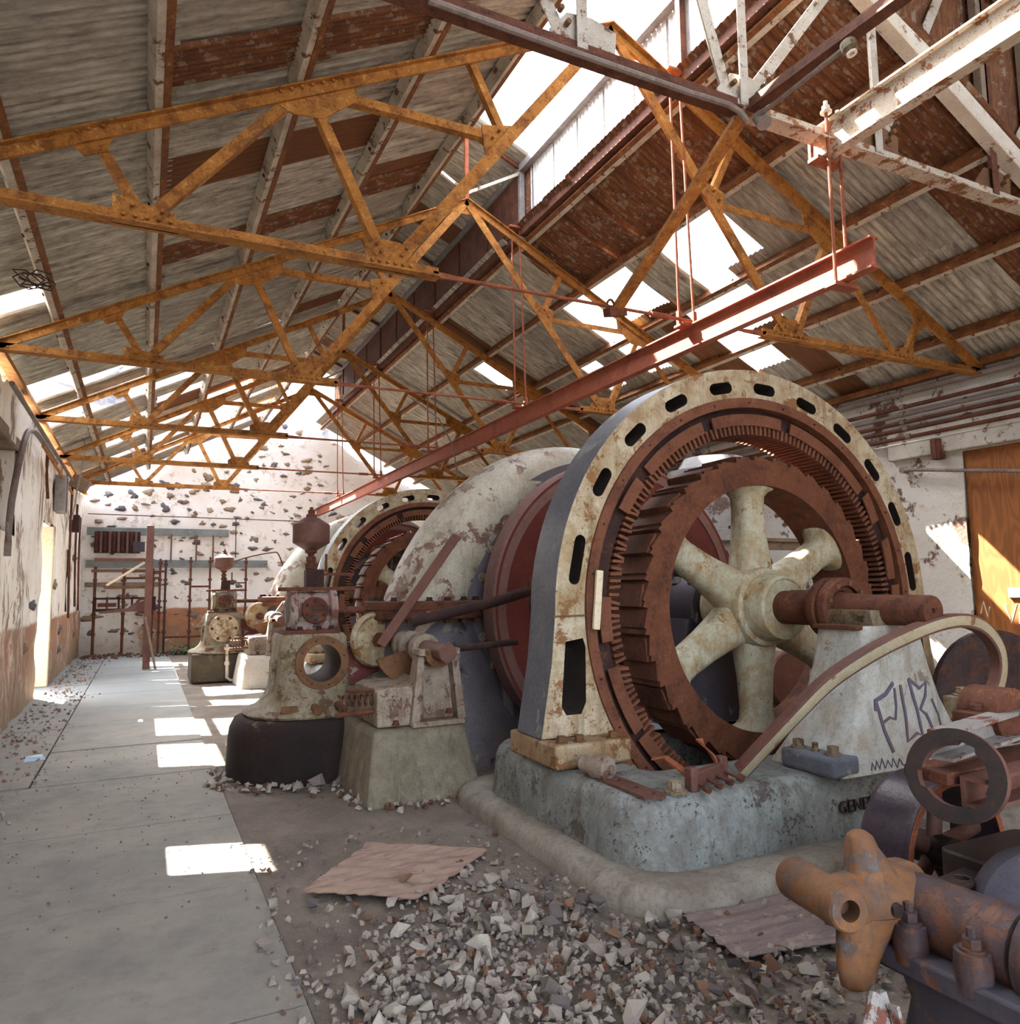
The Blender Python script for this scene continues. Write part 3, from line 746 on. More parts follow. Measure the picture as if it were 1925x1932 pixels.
# ================================================================== TRUSSES
XB2, XB1, XT2, XT1, XMm, HS = 2.058, 3.752, 2.698, 4.077, 1.089, 5.10
ZB, ZT2, ZT1, ZMm, ZM_ = 3.995, 5.298, 4.586, 5.30, 5.30
def Tsec(wd, ht, th=.012):   # T of two angles back to back: flange on top or bottom
    return [(-wd/2, 0), (wd/2, 0), (wd/2, th), (th, th), (th, ht), (-th, ht), (-th, th), (-wd/2, th)]
def Lsec(a, th=.009): return [(0, 0), (a, 0), (a, th), (th, th), (th, a), (0, a)]
GT = 'roof trusses'
def make_truss(y, lab, far=False, mat=None):
    mat = mat or MAT['truss']
    t = thing('roof_truss', lab, 'truss', (XC, y, ZB), GT)
    def P(dx, z, dy=0): return (XC+dx, y+dy, z)
    def bar(name, a, b, sec, up=(0, 1, 0), m=None): return MB().sweep([a, b], sec, upv=up).build(name, m or mat, t, smooth=0)
    def flip(s_): return [(-a, -b) for a, b in s_][::1]
    riv = MB(); gus = []
    for s_ in (-1, 1):
        bar('bottom_chord', P(s_*HS, ZB), P(s_*(XB2-.38), ZB), Tsec(.125, .085), (0, 0, 1))
        bar('top_chord', P(s_*(HS+.02), zroof(XC+HS)-.0), P(0, ZA), flip(Tsec(.12, .085)), (0, 0, 1))
        bar('strut', P(s_*XT1, ZT1-.04, .02), P(s_*XB1, ZB+.03, .02), Lsec(.065))
        bar('strut', P(s_*(XB1-.04), ZB+.03, .02), P(s_*XT2, ZT2-.05, .02), Lsec(.075))
        bar('strut', P(s_*XT2, ZT2-.05, .02), P(s_*(XB2+.05), ZB+.03, .02), Lsec(.075))
        bar('strut', P(s_*XT2, ZT2-.03, .02), P(s_*(XMm+.03), ZMm-.02, .02), Lsec(.07))
        bar('strut', P(s_*1.40, zroof(XC+1.40)-.05, .02), P(s_*XMm, ZMm, .02), Lsec(.065))
        bar('main_strut', P(s_*XB2, ZB+.03, -.01), P(0, ZA-.03, -.01), Tsec(.10, .07), (0, 1, 0))
        def gusset(pts, r_):
            MB().plate(pts, [], ((XC, y+.012, 0), (1, 0, 0), (0, 0, 1)), -.012).build('gusset_plate', mat, t, smooth=0)
            for q in r_:
                for dy in (-.03,): riv.cyl((XC+q[0], y+.0, q[1]), (XC+q[0], y-.035, q[1]), .014, 6)
        g = lambda L: [(s_*a, b) for a, b in L]
        gusset(g([(XB2-.20, ZB), (XB2+.20, ZB), (XB2+.20, ZB+.16), (XB2+.10, ZB+.24), (XB2-.08, ZB+.24), (XB2-.20, ZB+.12)]), g([(XB2-.15+.06*k, ZB+.055) for k in range(6)]+[(XB2+.08, ZB+.13), (XB2+.11, ZB+.19), (XB2-.08, ZB+.13), (XB2-.12, ZB+.19)]))
        gusset(g([(XB1-.22, ZB), (XB1+.18, ZB), (XB1+.18, ZB+.20), (XB1-.20, ZB+.13)]), g([(XB1-.17+.07*k, ZB+.055) for k in range(5)]+[(XB1+.06, ZB+.13), (XB1-.12, ZB+.12)]))
        gusset(g([(XT2-.38, ZT2+.19), (XT2+.30, ZT2-.16), (XT2+.10, ZT2-.24), (XT2-.12, ZT2-.22), (XT2-.36, ZT2-.02)]), g([(XT2-.26+.075*k, ZT2+.12-.039*k) for k in range(7)]))
        gusset(g([(XT1-.16, ZT1+.05), (XT1+.14, ZT1-.09), (XT1+.02, ZT1-.18), (XT1-.10, ZT1-.12)]), g([(XT1-.08, ZT1+.03), (XT1, ZT1-.01), (XT1+.07, ZT1-.04)]))
        gusset(g([(XMm-.12, ZMm+.16), (XMm+.20, ZMm+.08), (XMm+.17, ZMm-.17), (XMm-.02, ZMm+.0)]), g([(XMm+.05, ZMm+.06), (XMm+.11, ZMm-.02)]))
        for k in range(9):
            q = (s_*(XB2+.5+k*.3), ZB+.045); riv.cyl((XC+q[0], y, q[1]), (XC+q[0], y-.024, q[1]), .012, 6)
        MB().loft([[P(s_*(XB2-.34), ZB+.055, d) if z else P(s_*(XB2-.34), ZB+.005, d) for d, z in ((-.012, 0), (.012, 0), (.012, 1), (-.012, 1))],
                   [P(s_*(XB2-.62), ZB+.042 if z else ZB+.012, d) for d, z in ((-.012, 0), (.012, 0), (.012, 1), (-.012, 1))]]).build('tie_eye', MAT['truss_red'], t, smooth=0)
    MB().plate([(-.24, ZA-.12), (-.30, ZA-.24), (-.06, ZA-.20), (.06, ZA-.20), (.30, ZA-.24), (.24, ZA-.12), (0, ZA+.03)], [], ((XC, y+.012, 0), (1, 0, 0), (0, 0, 1)), -.012).build('gusset_plate', mat, t, smooth=0)
    MB().tube([P(-(XB2-.6), ZB+.027), P(XB2-.6, ZB+.027)], .016, 8).build('tie_rod', MAT['truss_red'], t)
    MB().tube([P(.35, ZB+.027), P(.55, ZB+.027)], .028, 8).build('turnbuckle', MAT['truss_red'], t)
    stuff(riv.build('rivet', mat, t, smooth=0))
    return t
ordn = ['first orange truss from the camera, under the open sky gap', 'second orange truss from the camera, with the lantern above it', 'third orange truss from the camera', 'fourth orange truss from the camera', 'fifth and farthest truss, close to the far gable wall']
for k, y in enumerate(TY): make_truss(y, 'riveted angle-iron roof truss, '+ordn[k])

# end truss with white struts, near edge of the low roof
Y0T, Z0T = 3.655, 4.86
t = thing('roof_truss', 'white-strutted end truss with dark level bottom chord crossing the top of the view', 'truss', (3.6, Y0T, Z0T), GT)
MB().sweep([(-.9, Y0T, Z0T-.05), (3.55, Y0T, Z0T-.05)], Tsec(.13, .10, .014), upv=(0, 0, 1)).build('bottom_chord', MAT['brown'], t, smooth=0)
MB().sweep([(3.55, Y0T, Z0T-.05), (8.7, Y0T, Z0T-.05)], Tsec(.13, .10, .014), upv=(0, 0, 1)).build('bottom_chord', MAT['beampaint'], t, smooth=0)
MB().sweep([(-1.3, Y0T+.05, 6.3), (3.6, Y0T+.05, 8.9)], Tsec(.12, .09), upv=(0, 0, 1)).build('top_chord', MAT['whitepaint'], t, smooth=0)
MB().sweep([(3.6, Y0T+.05, 8.9), (8.7, Y0T+.05, 6.3)], Tsec(.12, .09), upv=(0, 0, 1)).build('top_chord', MAT['whitepaint'], t, smooth=0)
nodes = [1.0, 2.32, 3.62, 4.97, 6.42, 7.7]
riv = MB()
for i, x in enumerate(nodes):
    top = 8.85-.53*abs(x-3.6)-.06
    MB().sweep([(x+.02, Y0T-.03, Z0T), (x+.02, Y0T-.03, top)], Lsec(.075), upv=(0, 1, 0)).build('vertical', MAT['whitepaint'] if i != 4 else MAT['brown'], t, smooth=0)
    MB().plate([(x-.22, Z0T-.03), (x+.24, Z0T-.03), (x+.26, Z0T+.22), (x+.08, Z0T+.26), (x-.10, Z0T+.24), (x-.22, Z0T+.1)], [], ((0, Y0T+.012, 0), (1, 0, 0), (0, 0, 1)), -.012).build('gusset_plate', MAT['goldrust'] if i > 2 else MAT['whitepaint'], t, smooth=0)
    for dx in ((-1.33, 1.33) if i == 2 else ((-1.3,) if i < 2 else (1.3,))):
        e = (x+dx, Y0T+.02, min(8.85-.53*abs(x+dx-3.6)-.1, Z0T+abs(dx)*(1.72 if i != 2 else (1.9 if dx < 0 else 1.28))))
        if i == 2: e = (x+(-.55 if dx < 0 else 1.75), Y0T+.02, Z0T+(1.62 if dx < 0 else 2.2))
        MB().sweep([(x+math.copysign(.07, dx), Y0T+.02, Z0T+.06), e], Lsec(.09), upv=(0, 1, 0)).build('diagonal', MAT['whitepaint'], t, smooth=0)
        d = (Vector(e)-Vector((x, Y0T, Z0T))).normalized()
        for k in range(3):
            q = Vector((x+math.copysign(.09, dx), Y0T, Z0T+.1))+d*(.05+.09*k); riv.cyl(q, q+Vector((0, -.04, 0)), .018, 8)
stuff(riv.build('rivet', MAT['goldrust'], t))

# knee brace, ridge runner, wiring
m_ = MB(); m_.sweep([(3.60, 3.62, 4.80), (3.592, 5.25, 3.93)], Tsec(.10, .085, .014), upv=(0, 0, 1))
tag(m_.build('knee_brace', MAT['truss'], smooth=0), 'dark gold-rust sloping brace from the end truss down to the first tie rod', 'brace')
m_ = MB(); m_.sweep([(3.45, 5.16, 3.90), (3.72, 5.30, 3.99)], [(-.035, -.035), (.035, -.035), (.035, .035), (-.035, .035)], upv=(0, 0, 1))
m_.tube([(3.52+.04*math.cos(a), 5.20, 3.97+.07*math.sin(a)) for a in [2*PI*k/10 for k in range(10)]], .012, 6, closed=True)
tag(m_.build('clamp', MAT['brown'], smooth=0), 'brown stub clamp where the sloping brace meets the first tie rod', 'clamp')
m_ = MB(); m_.sweep([(3.62, 3.60, 4.80), (3.62, 1.9, 4.73)], Tsec(.09, .09, .016), upv=(0, 0, 1))
tag(m_.build('runner_beam', MAT['brown'], smooth=0), 'dark T-iron running overhead beside the lamp socket', 'beam')
t = thing('lamp_socket', 'white ceramic lamp socket on conduit under the dark overhead iron', 'lamp socket', (3.60, 2.78, 4.70))
m_ = MB(); m_.lathe((3.60, 2.80, 4.74), (.1, -.25, -1), [(.0, 0), (.044, 0), (.047, .012), (.044, .048), (.03, .052), (.03, .075), (.027, .08), (.016, .08), (.014, .05), (0, .05)], 20); m_.build('socket', MAT['gov'], t); m_ = MB(); m_.lathe((3.606, 2.785, 4.68), (.1, -.25, -1), [(.014, 0), (.030, 0), (.030, .022), (.014, .022)], 20, closed_prof=True); m_.build('socket_ring', MAT['ceramic'], t)
m_ = MB(); m_.tube([(3.60, 2.84, 4.72), (3.625, 3.58, 4.735)], .015, 8); m_.build('conduit', MAT['pipegrey'], t)
m_ = MB(); m_.cyl((3.66, 3.56, 4.76), (3.66, 3.52, 4.68), .05, 16); m_.build('junction_box', MAT['steel'], t)
m_ = MB(); m_.tube([(1.3, 3.60, 4.80), (2.2, 3.60, 4.79), (3.1, 3.59, 4.78), (3.42, 3.59, 4.79), (3.50, 3.58, 4.76), (3.56, 3.57, 4.70)], .02, 8)
tag(m_.build('conduit', MAT['pipegrey']), 'pale cloth-wrapped conduit tied under the dark end chord', 'conduit')
# coil of wire on the low left purlin
pts = []
for k in range(46):
    a = k*.75; r_ = .10+.05*math.sin(k*1.3); pts.append((-.93+r_*math.cos(a)*1.1, 7.35+r_*math.sin(a)*1.5, 4.27+.03*math.sin(k*.9)))
m_ = MB(); m_.tube(pts, .006, 5); tag(m_.build('wire_coil', MAT['darkbrown']), 'tangled coil of dark wire hanging on the lowest left purlin', 'wire')
# flexible cable hanging in front of the fourth truss
m_ = MB(); m_.tube([(2.9, 8.7, 3.95), (3.6, 9.6, 3.93), (4.2, 10.6, 3.78), (4.5, 11.2, 3.55), (4.55, 11.3, 3.4)], .012, 6)
tag(m_.build('hanging_cable', MAT['pipegrey']), 'thin pale cable drooping beside the red hoist beam', 'cable')

# ================================================================== MONORAIL BEAMS AND HANGERS
def Isec(w_, h, tf=.014, tw=.010): return [(-w_/2, 0), (w_/2, 0), (w_/2, tf), (tw, tf), (tw, h-tf), (w_/2, h-tf), (w_/2, h), (-w_/2, h), (-w_/2, h-tf), (-tw, h-tf), (-tw, tf), (-w_/2, tf)]
XMO = 4.44
m_ = MB(); m_.sweep([(XMO, 3.34, 3.745), (XMO, 21.9, 3.70)], Isec(.088, .225), upv=(0, 0, 1))
tag(m_.build('hoist_beam', MAT['redbeam'], smooth=0), 'long red-rusted hoist I-beam hanging above the machines', 'beam')
m_ = MB(); m_.sweep([(XMO, 3.80, 4.72), (XMO, .3, 4.72)], Isec(.10, .26), upv=(0, 0, 1))
tag(m_.build('hoist_beam', MAT['beampaint'], smooth=0), 'white-flaked hoist I-beam end at the top right, sunlit along its web', 'beam')
GH = 'hoist beam hangers'
def hanger(y, ztop, zbot, lab, dx=.07, up=False):
    t = thing('beam_hanger', lab, 'hanger', (XMO, y, zbot), GH)
    for s_ in (-1, 1):
        m_ = MB(); m_.tube([(XMO+s_*dx-.02, y-.02*s_, zbot-.02), (XMO-.06+s_*dx*.8, y, ztop)], .0125, 8); m_.build('rod', MAT['truss_red'], t)
        m_ = MB(); m_.box((XMO+s_*dx-.02, y-.02*s_, zbot+.05), (.04, .04, .13)); m_.build('clevis', MAT['truss_red'], t, bevel=.004)
    m_ = MB(); m_.box((XMO-.06, y, ztop+.015), (.22, .12, .03)); m_.build('top_plate', MAT['truss_red'], t, bevel=.004)
    m_ = MB(); m_.box((XMO, y, zbot-.03), (.24, .13, .025)); m_.build('beam_clip', MAT['redbeam'], t, bevel=.004)
w_h = ['at the first truss, rods catching the sun', 'at the second truss', 'at the third truss', 'at the fourth truss', 'at the fifth truss']
for k, y in enumerate(TY): hanger(y, zroof(XMO-.06, .10), 3.99, 'thin red rod pair holding the hoist beam '+w_h[k])
t = thing('beam_hanger', 'pair of long bolts joining the sunlit upper hoist beam to the lower one', 'hanger', (XMO, 3.66, 3.7), GH)
for s_, y in ((-1, 3.60), (1, 3.64)):
    m_ = MB(); m_.tube([(XMO+s_*.085, y, 3.70), (XMO+s_*.085, y, 5.02)], .012, 8); m_.build('rod', MAT['truss_red'], t)
    m_ = MB(); m_.hexbolt((XMO+s_*.085, y, 5.0), (0, 0, 1), .03, .05, .04); m_.build('nut', MAT['whitepaint'], t)
m_ = MB(); m_.box((XMO, 3.62, 3.71), (.24, .10, .03)); m_.build('lower_clip', MAT['redbeam'], t, bevel=.004)
m_ = MB(); m_.box((XMO, 3.70, 4.69), (.26, .10, .03)); m_.box((XMO-.10, 3.74, 4.8), (.03, .03, .22)); m_.build('upper_clip', MAT['truss_red'], t, bevel=.004)

# ================================================================== ALTERNATOR
ZC = 1.412
def P3(cx, y, x, z): return (cx+x, y, ZC+z)
def text(name, body, size, loc, rot, mat, parent, ext=.004):
    cu = bpy.data.curves.new(name, 'FONT'); cu.body = body; cu.size = size; cu.extrude = ext; cu.align_x = 'LEFT'
    cu.materials.append(mat); tmp = bpy.data.objects.new(name, cu); COL.objects.link(tmp)
    me = bpy.data.meshes.new_from_object(tmp.evaluated_get(bpy.context.evaluated_depsgraph_get())); bpy.data.objects.remove(tmp)
    o = bpy.data.objects.new(name, me); COL.objects.link(o)
    loc = MB.XF(loc) if MB.XF else loc; o.parent = parent; o.location = Vector(loc)-parent_world(parent); o.rotation_euler = rot; return o
def stroke(m_, pts, wd, nrm, th=.004):
    """flat painted stroke through pts on a surface with the given normal"""
    nrm = Vector(nrm); m_.sweep(pts, [(-wd/2, 0), (wd/2, 0), (wd/2, th), (-wd/2, th)], upv=nrm)
def make_alternator(label, full=True):
    XA, F = 4.54, 4.60
    t = thing('alternator', label, 'generator', (4.30, 4.36, 0), 'alternators')
    # bed plate: frame with rounded corners and soft top edge
    m_ = MB(); top = .395
    def ring(g, z, r): return [(x, y, z) for x, y in rrect(2.47+g, 3.50+g, 6.61-g, 5.70-g, r, 8)]
    m_.loft([ring(0, -.10, .34), ring(0, 0, .34), ring(.012, .16, .34), ring(.025, .30, .33), ring(.045, .355, .32), ring(.075, .386, .30), ring(.12, top, .28)], caps=False)
    o2 = [(x, y) for x, y, z in ring(.12, top, .28)]
    hole = rrect(2.98, 4.10, 6.10, 5.25, .12, 4)
    k = MB(); k.plate(o2, [hole], ((0, 0, top-.001), (1, 0, 0), (0, 1, 0)), -.03)
    m_.add(k.v, k.f)
    hl = [[(x, y, z) for x, y in hole] for z in (top, -.3)]
    m_.loft(hl, caps=False)
    bed = m_.build('bed_plate', MAT['bed'], t, smooth=50, fix=False)
    me = bed.data; b = bmesh.new(); b.from_mesh(me); bmesh.ops.recalc_face_normals(b, faces=b.faces); b.to_mesh(me); b.free()
    if full:
        text('lettering', 'GENER', .10, (3.985, 3.495, .150), (PI/2-.06, 0, 0), MAT['black'], bed, .006)
    # yoke: ring and A-legs in one casting, slotted
    RO, RI = 1.955, 1.66
    out = [(-2.08, .175-ZC+.39), (-1.74, .175-ZC+.39)]
    a0 = math.atan2(out[1][1], -1.74) % (2*PI); a1 = 2*PI-(a0-PI)
    n = 30
    for i in range(1, n): a = a0+(a1-a0)*i/n; out.append((RO*math.cos(a), RO*math.sin(a)))
    out += [(1.74, .565-ZC), (2.08, .565-ZC), (1.99, -.35)]
    for i in range(0, 49): a = PI*i/48; out.append((RO*math.cos(a), RO*math.sin(a)))
    out += [(-1.99, -.35)]
    holes = [circ(RI, 96)]
    for d in (87, 102, 117.5, 133, 148.5, 71.5, 56.5, 41.5, 26.5):
        a = math.radians(d); holes.append(slot(1.805*math.cos(a), 1.805*math.sin(a), a+PI/2, .235, .092))
    for d in (168, 9):
        a = math.radians(d); holes.append(slot(1.805*math.cos(a), 1.805*math.sin(a), a+PI/2, .36, .088))
    for s_ in (-1, 1):
        holes.append([(s_*x, z) for x, z in ((-1.875, -.20), (-1.735, -.18), (-1.715, -.24), (-1.72, -.62), (-1.76, -.70), (-1.88, -.70), (-1.915, -.64))])
    m_ = MB(); m_.plate(out, holes, ((XA, F, ZC), (1, 0, 0), (0, 0, 1)), -.37, 0, 1, 2)
    m_.build('yoke', [MAT['cream'], MAT['bluegrey'], MAT['slotshade']], t, smooth=30, bevel=.014)
    for s_ in (-1, 1):
        m_ = MB(); m_.box((XA+s_*1.785, F+.14, .395+.085), (.60, .70, .16)); f_ = m_.build('foot', MAT['footpaint'], t, bevel=.02)
        for dx, dy in ((-.22, -.15), (.08, -.15), (.22, -.13)): MB().hexbolt((XA+s_*(1.80+dx*.9), F+dy, .555), (0, 0, 1), .032, .05).build('bolt', MAT['goldrust'], f_)
        m_ = MB(); m_.box((XA+s_*1.80, F-.004, ZC-.02), (.36, .012, .012)); m_.build('joint_line', MAT['goldrust'], t)
    # clamp ring and core
    m_ = MB(); m_.lathe((XA, F, ZC), (0, 1, 0), [(1.715, -.022), (1.715, .0), (1.66, .0), (1.66, .06), (1.635, .06), (1.635, -.022)], 96, closed_prof=True); m_.build('clamp_ring', MAT['plate'], t)
    m_ = MB()
    for k in range(28):
        a = 2*PI*k/28+.06; m_.cyl((XA+1.672*math.cos(a), F-.018, ZC+1.672*math.sin(a)), (XA+1.672*math.cos(a), F-.029, ZC+1.672*math.sin(a)), .009, 6)
    stuff(m_.build('rivet', MAT['black'], t))
    m_ = MB(); m_.lathe((XA, F, ZC), (0, 1, 0), [(1.66, .07), (1.50, .05), (1.50, .35), (1.66, .35)], 96, closed_prof=True); m_.build('stator_core', MAT['darkbrown'], t)
    # finger plates: arcs of steel in front of the core, some sprung loose
    segs = [(40, 76, 0, 0), (80, 108, 0, 0), (112, 137, .0, 0), (28, 38, .02, 4), (8, 22, .05, -7), (141, 152, .03, 5), (176, 188, 0, 0), (195, 214, 0, 0), (216, 236, .01, 0), (238, 262, 0, 0), (266, 300, 0, 0), (304, 335, 0, 0), (340, 366, .02, 3)]
    for d0, d1, lift, tw in segs:
        m_ = MB(); m_.lathe((0, 0, 0), (0, 1, 0), [(1.495, .02), (1.495, .035), (1.625, .035), (1.625, .02)], max(3, int((d1-d0)/3)), math.radians(-d1+180) if False else math.radians(d0), math.radians(d1), closed_prof=True)
        # lathe basis: e1 = z x y axis -> map angle so 0 deg is +x, counter-clockwise seen from the front
        q = []
        for x, y, z in m_.v: q.append((x, y, z))
        # find basis orientation: rotate into (x, z) plane by construction
        r_ = MB(); nseg = max(3, int((d1-d0)/3)); prof = [(1.49, .0), (1.49, .016), (1.585, .016), (1.585, .0)]
        rings = []
        for i in range(nseg+1):
            a = math.radians(d0+(d1-d0)*i/nseg); kk = lift*(i/nseg)
            rings.append([(XA+(r+tw*.004*i/nseg)*math.cos(a), F+h-kk, ZC+(r+tw*.004*i/nseg)*math.sin(a)) for r, h in prof])
        r_.loft(rings); r_.build('finger_plate', MAT['plate'], t, smooth=0)
    m_ = MB(); NT = 190
    for k in range(NT):
        a = 2*PI*(k+.5)/NT; r_ = random.Random(k); bend = r_.uniform(-.02, .02) if 140 < math.degrees(a) < 260 else r_.uniform(-.004, .004)
        c = Vector((math.cos(a), 0, math.sin(a))); u = Vector((-math.sin(a), 0, math.cos(a)))
        for r0, r1, y0, y1, w_ in ((1.415, 1.50, .015, .35, .022),):
            base = [Vector((XA, F, ZC))+c*r+u*(s_*w_/2)+Vector((0, y, 0)) for y in (y0, y1) for r, s_ in ((r0, -1), (r1, -1), (r1, 1), (r0, 1))]
            base[0] += u*bend; base[3] += u*bend; base[0].y -= abs(bend); base[3].y -= abs(bend)
            m_.add(base, [(0, 1, 2, 3), (7, 6, 5, 4), (0, 4, 5, 1), (1, 5, 6, 2), (2, 6, 7, 3), (3, 7, 4, 0)])
    stuff(m_.build('core_tooth', MAT['plate'], t, smooth=0, fix=False))
    # rotor: saw-notched rim, six arms, hub, shaft
    nn = 38; o_ = []
    for k in range(nn):
        a = 2*PI*k/nn; da = 2*PI/nn
        for fr_, r in ((0, 1.195), (.62, 1.232), (.66, 1.214), (.86, 1.232), (.90, 1.19)): o_.append((r*math.cos(a+da*fr_), r*math.sin(a+da*fr_)))
    m_ = MB(); m_.plate(o_, [circ(.99, 90)], ((XA, F-.03, ZC), (1, 0, 0), (0, 0, 1)), -.42, 0, 1, 1)
    rim_ = m_.build('rotor_rim', [MAT['rim'], MAT['brown']], t, smooth=20)
    for k in range(nn):   # pole seats on the rim
        if k % 2 == 0:
            a = 2*PI*(k+.45)/nn; c = Vector((math.cos(a), 0, math.sin(a)))
            m_ = MB(); R = Matrix.Rotation(-a, 3, 'Y')
            m_.box(Vector((XA, F+.19, ZC))+c*1.222, (.02, .38, .17), R @ Matrix.Rotation(.12, 3, 'Y')); m_.build('pole_seat', MAT['brown'], rim_, smooth=0)
    for k in range(6):
        a = PI/2+k*PI/3; c = Vector((math.cos(a), 0, math.sin(a))); u = Vector((-math.sin(a), 0, math.cos(a)))
        rings = []
        for r, w_, d_ in ((.20, .20, .16), (.36, .165, .145), (.60, .135, .125), (.82, .125, .115), (.91, .135, .12), (.95, .175, .14), (.972, .235, .16), (.992, .24, .165)):
            rings.append([Vector((XA, F+.16, ZC))+c*r+u*(w_*math.copysign(abs(math.cos(q))**.75, math.cos(q)))+Vector((0, d_*math.copysign(abs(math.sin(q))**.75, math.sin(q)), 0)) for q in [2*PI*i/18 for i in range(18)]])
        m_ = MB(); m_.loft(rings); m_.build('spoke', MAT['spoke'], t, smooth=50)
    m_ = MB(); m_.lathe((XA, F, ZC), (0, -1, 0), [(0, -.5), (.26, -.5), (.30, -.42), (.33, -.28), (.33, -.04), (.31, .02), (.275, .035), (.265, .06), (.26, .18), (.25, .205), (.225, .215), (.215, .205), (.13, .20), (0, .20)], 48); m_.build('hub', MAT['spoke'], t)
    m_ = MB(); m_.lathe((XA, F, ZC), (0, -1, 0), [(0, -1.6), (.13, -1.6), (.13, .66), (.128, .70), (.128, .70), (.12, .78), (.11, .80), (.11, .88), (.102, .90), (.102, 1.42), (.096, 1.44), (.02, 1.44), (.016, 1.42), (0, 1.42)], 32); m_.build('shaft', MAT['brown'], t)
    m_ = MB(); m_.box((XA+.02, F-.40, ZC+.128), (.012, .30, .012)); m_.build('key_slot', MAT['black'], t)
    m_ = MB(); m_.lathe((XA, F-.62, ZC), (0, -1, 0), [(.13, -.02), (.215, -.02), (.225, 0), (.225, .05), (.20, .06), (.20, .085), (.225, .095), (.225, .15), (.21, .165), (.165, .165), (.165, .15), (.185, .13), (.13, .12)], 40); m_.build('oil_ring', MAT['brown'], t)
    m_ = MB()
    for k in range(9):
        a = 2*PI*k/9; m_.box((XA+.185*math.cos(a), F-.79, ZC+.185*math.sin(a)), (.03, .02, .03))
    stuff(m_.build('ring_lug', MAT['goldrust'], t))
    rings = [[(XA+x, y, z) for x, y in rrect(-hx, 5.28, hx, 5.62, .05, 4)] for z, hx in ((.39, .46), (.6, .38), (1.0, .30), (1.30, .27))]
    m_ = MB(); m_.loft(rings); rb_ = m_.build('rear_pedestal', MAT['darkcream'], t, smooth=50)
    m_ = MB(); m_.cyl((XA, 5.22, ZC), (XA, 5.68, ZC), .25, 28); m_.build('rear_cap', MAT['darkcream'], rb_, bevel=.01)
    for dx in (-.13, .13):
        for dy in (5.34, 5.56): MB().hexbolt((XA+dx, dy, ZC+.2), (0, 0, 1), .035, .06).build('bolt', MAT['steel'], rb_)
    # bearing pedestal
    rings = []
    for z, hx0, hx1, y0, y1 in ((.39, .62, .74, 3.40, 4.02), (.45, .58, .70, 3.41, 4.0), (.60, .46, .56, 3.43, 3.96), (.80, .37, .45, 3.45, 3.93), (1.02, .31, .37, 3.46, 3.90), (1.20, .275, .32, 3.465, 3.88), (1.31, .262, .29, 3.47, 3.87)):
        rings.append([(XA-.0+x, y, z) for x, y in rrect(-hx0, y0, hx1, y1, .05, 4)])
    m_ = MB(); m_.loft(rings); pd = m_.build('pedestal', MAT['bed'] if not full else MAT['bed2'], t, smooth=50)
    m_ = MB(); m_.lathe((XA, 3.48, ZC), (0, 1, 0), [(.106, 0), (.19, 0), (.19, .36), (.106, .36)], 28, 0, PI, closed_prof=True)
    # lower half bearing shell only
    m_ = MB(); rings = []
    for i in range(15):
        a = PI+PI*i/14; rings.append([(XA+r*math.cos(a), y, ZC+r*math.sin(a)) for r, y in ((.108, 3.47), (.20, 3.47), (.20, 3.87), (.108, 3.87))])
    m_.loft(rings); m_.build('bearing_shell', MAT['gov'], pd)
    for s_ in (-1, 1): MB().box((XA+s_*.25, 3.67, 1.30), (.13, .36, .03)).build('cap_face', MAT['brown'], pd, bevel=.006)
    for s_ in (-1, 1):
        m_ = MB(); m_.box((XA+s_*.57, 3.62, .455), (.24, .44, .13)); lg = m_.build('foot_lug', MAT['bluebed'], pd, bevel=.03, seg=3)
        for dx, dy, r in ((-.04, .13, .036), (-.03, .0, .02), (-.03, -.14, .036)): MB().hexbolt((XA+s_*.57+dx, 3.62+dy, .52), (0, 0, 1), r, .055).build('bolt', MAT['gov'], lg)
    for s_ in (1,):
        m_ = MB(); m_.loft([[(XA+.34, 3.9, 1.28), (XA+.42, 3.9, 1.28), (XA+.42, 4.0, 1.28), (XA+.34, 4.0, 1.28)], [(XA+.56, 3.9, .8), (XA+.66, 3.9, .8), (XA+.66, 4.0, .8), (XA+.56, 4.0, .8)], [(XA+.86, 3.9, .42), (XA+1.0, 3.9, .42), (XA+1.0, 4.0, .42), (XA+.86, 4.0, .42)]]); m_.build('rib', MAT['bed'], pd, smooth=0)
        m_ = MB(); m_.cyl((XA+.86, 3.62, .66), (XA+1.14, 3.60, .665), .05, 14); m_.box((XA+.92, 3.62, .66), (.22, .16, .20)); m_.hexbolt((XA+.92, 3.62, .76), (0, 0, 1), .05, .06); m_.build('drain_boss', MAT['cream'], pd, bevel=.008)
    if full:
        m_ = MB()
        def ypd(z):
            K = ((.39, 3.40), (.45, 3.41), (.60, 3.43), (.80, 3.45), (1.02, 3.46), (1.2, 3.465), (1.31, 3.47))
            for (a, b), (c, d) in zip(K[:-1], K[1:]):
                if z <= c: return b+(d-b)*(z-a)/(c-a)
            return 3.47
        def S(pts, wd=.022):
            stroke(m_, [(4.31+(x-4.30)*.86, ypd(.50+(z-.62)*.865)-.002, .50+(z-.62)*.865) for x, z in pts], wd*.8, (0, -1, 0), .005)
        S([(4.42, .62), (4.36, .78), (4.33, .92), (4.31, .99)], .03); S([(4.30, .93), (4.30, 1.0), (4.42, 1.04), (4.52, 1.12)], .035); S([(4.34, .83), (4.44, .87), (4.50, .85), (4.53, .95), (4.53, 1.08)])
        S([(4.60, 1.10), (4.62, .85), (4.60, .68), (4.72, .73), (4.78, .71), (4.76, .90), (4.70, 1.14)], .026)
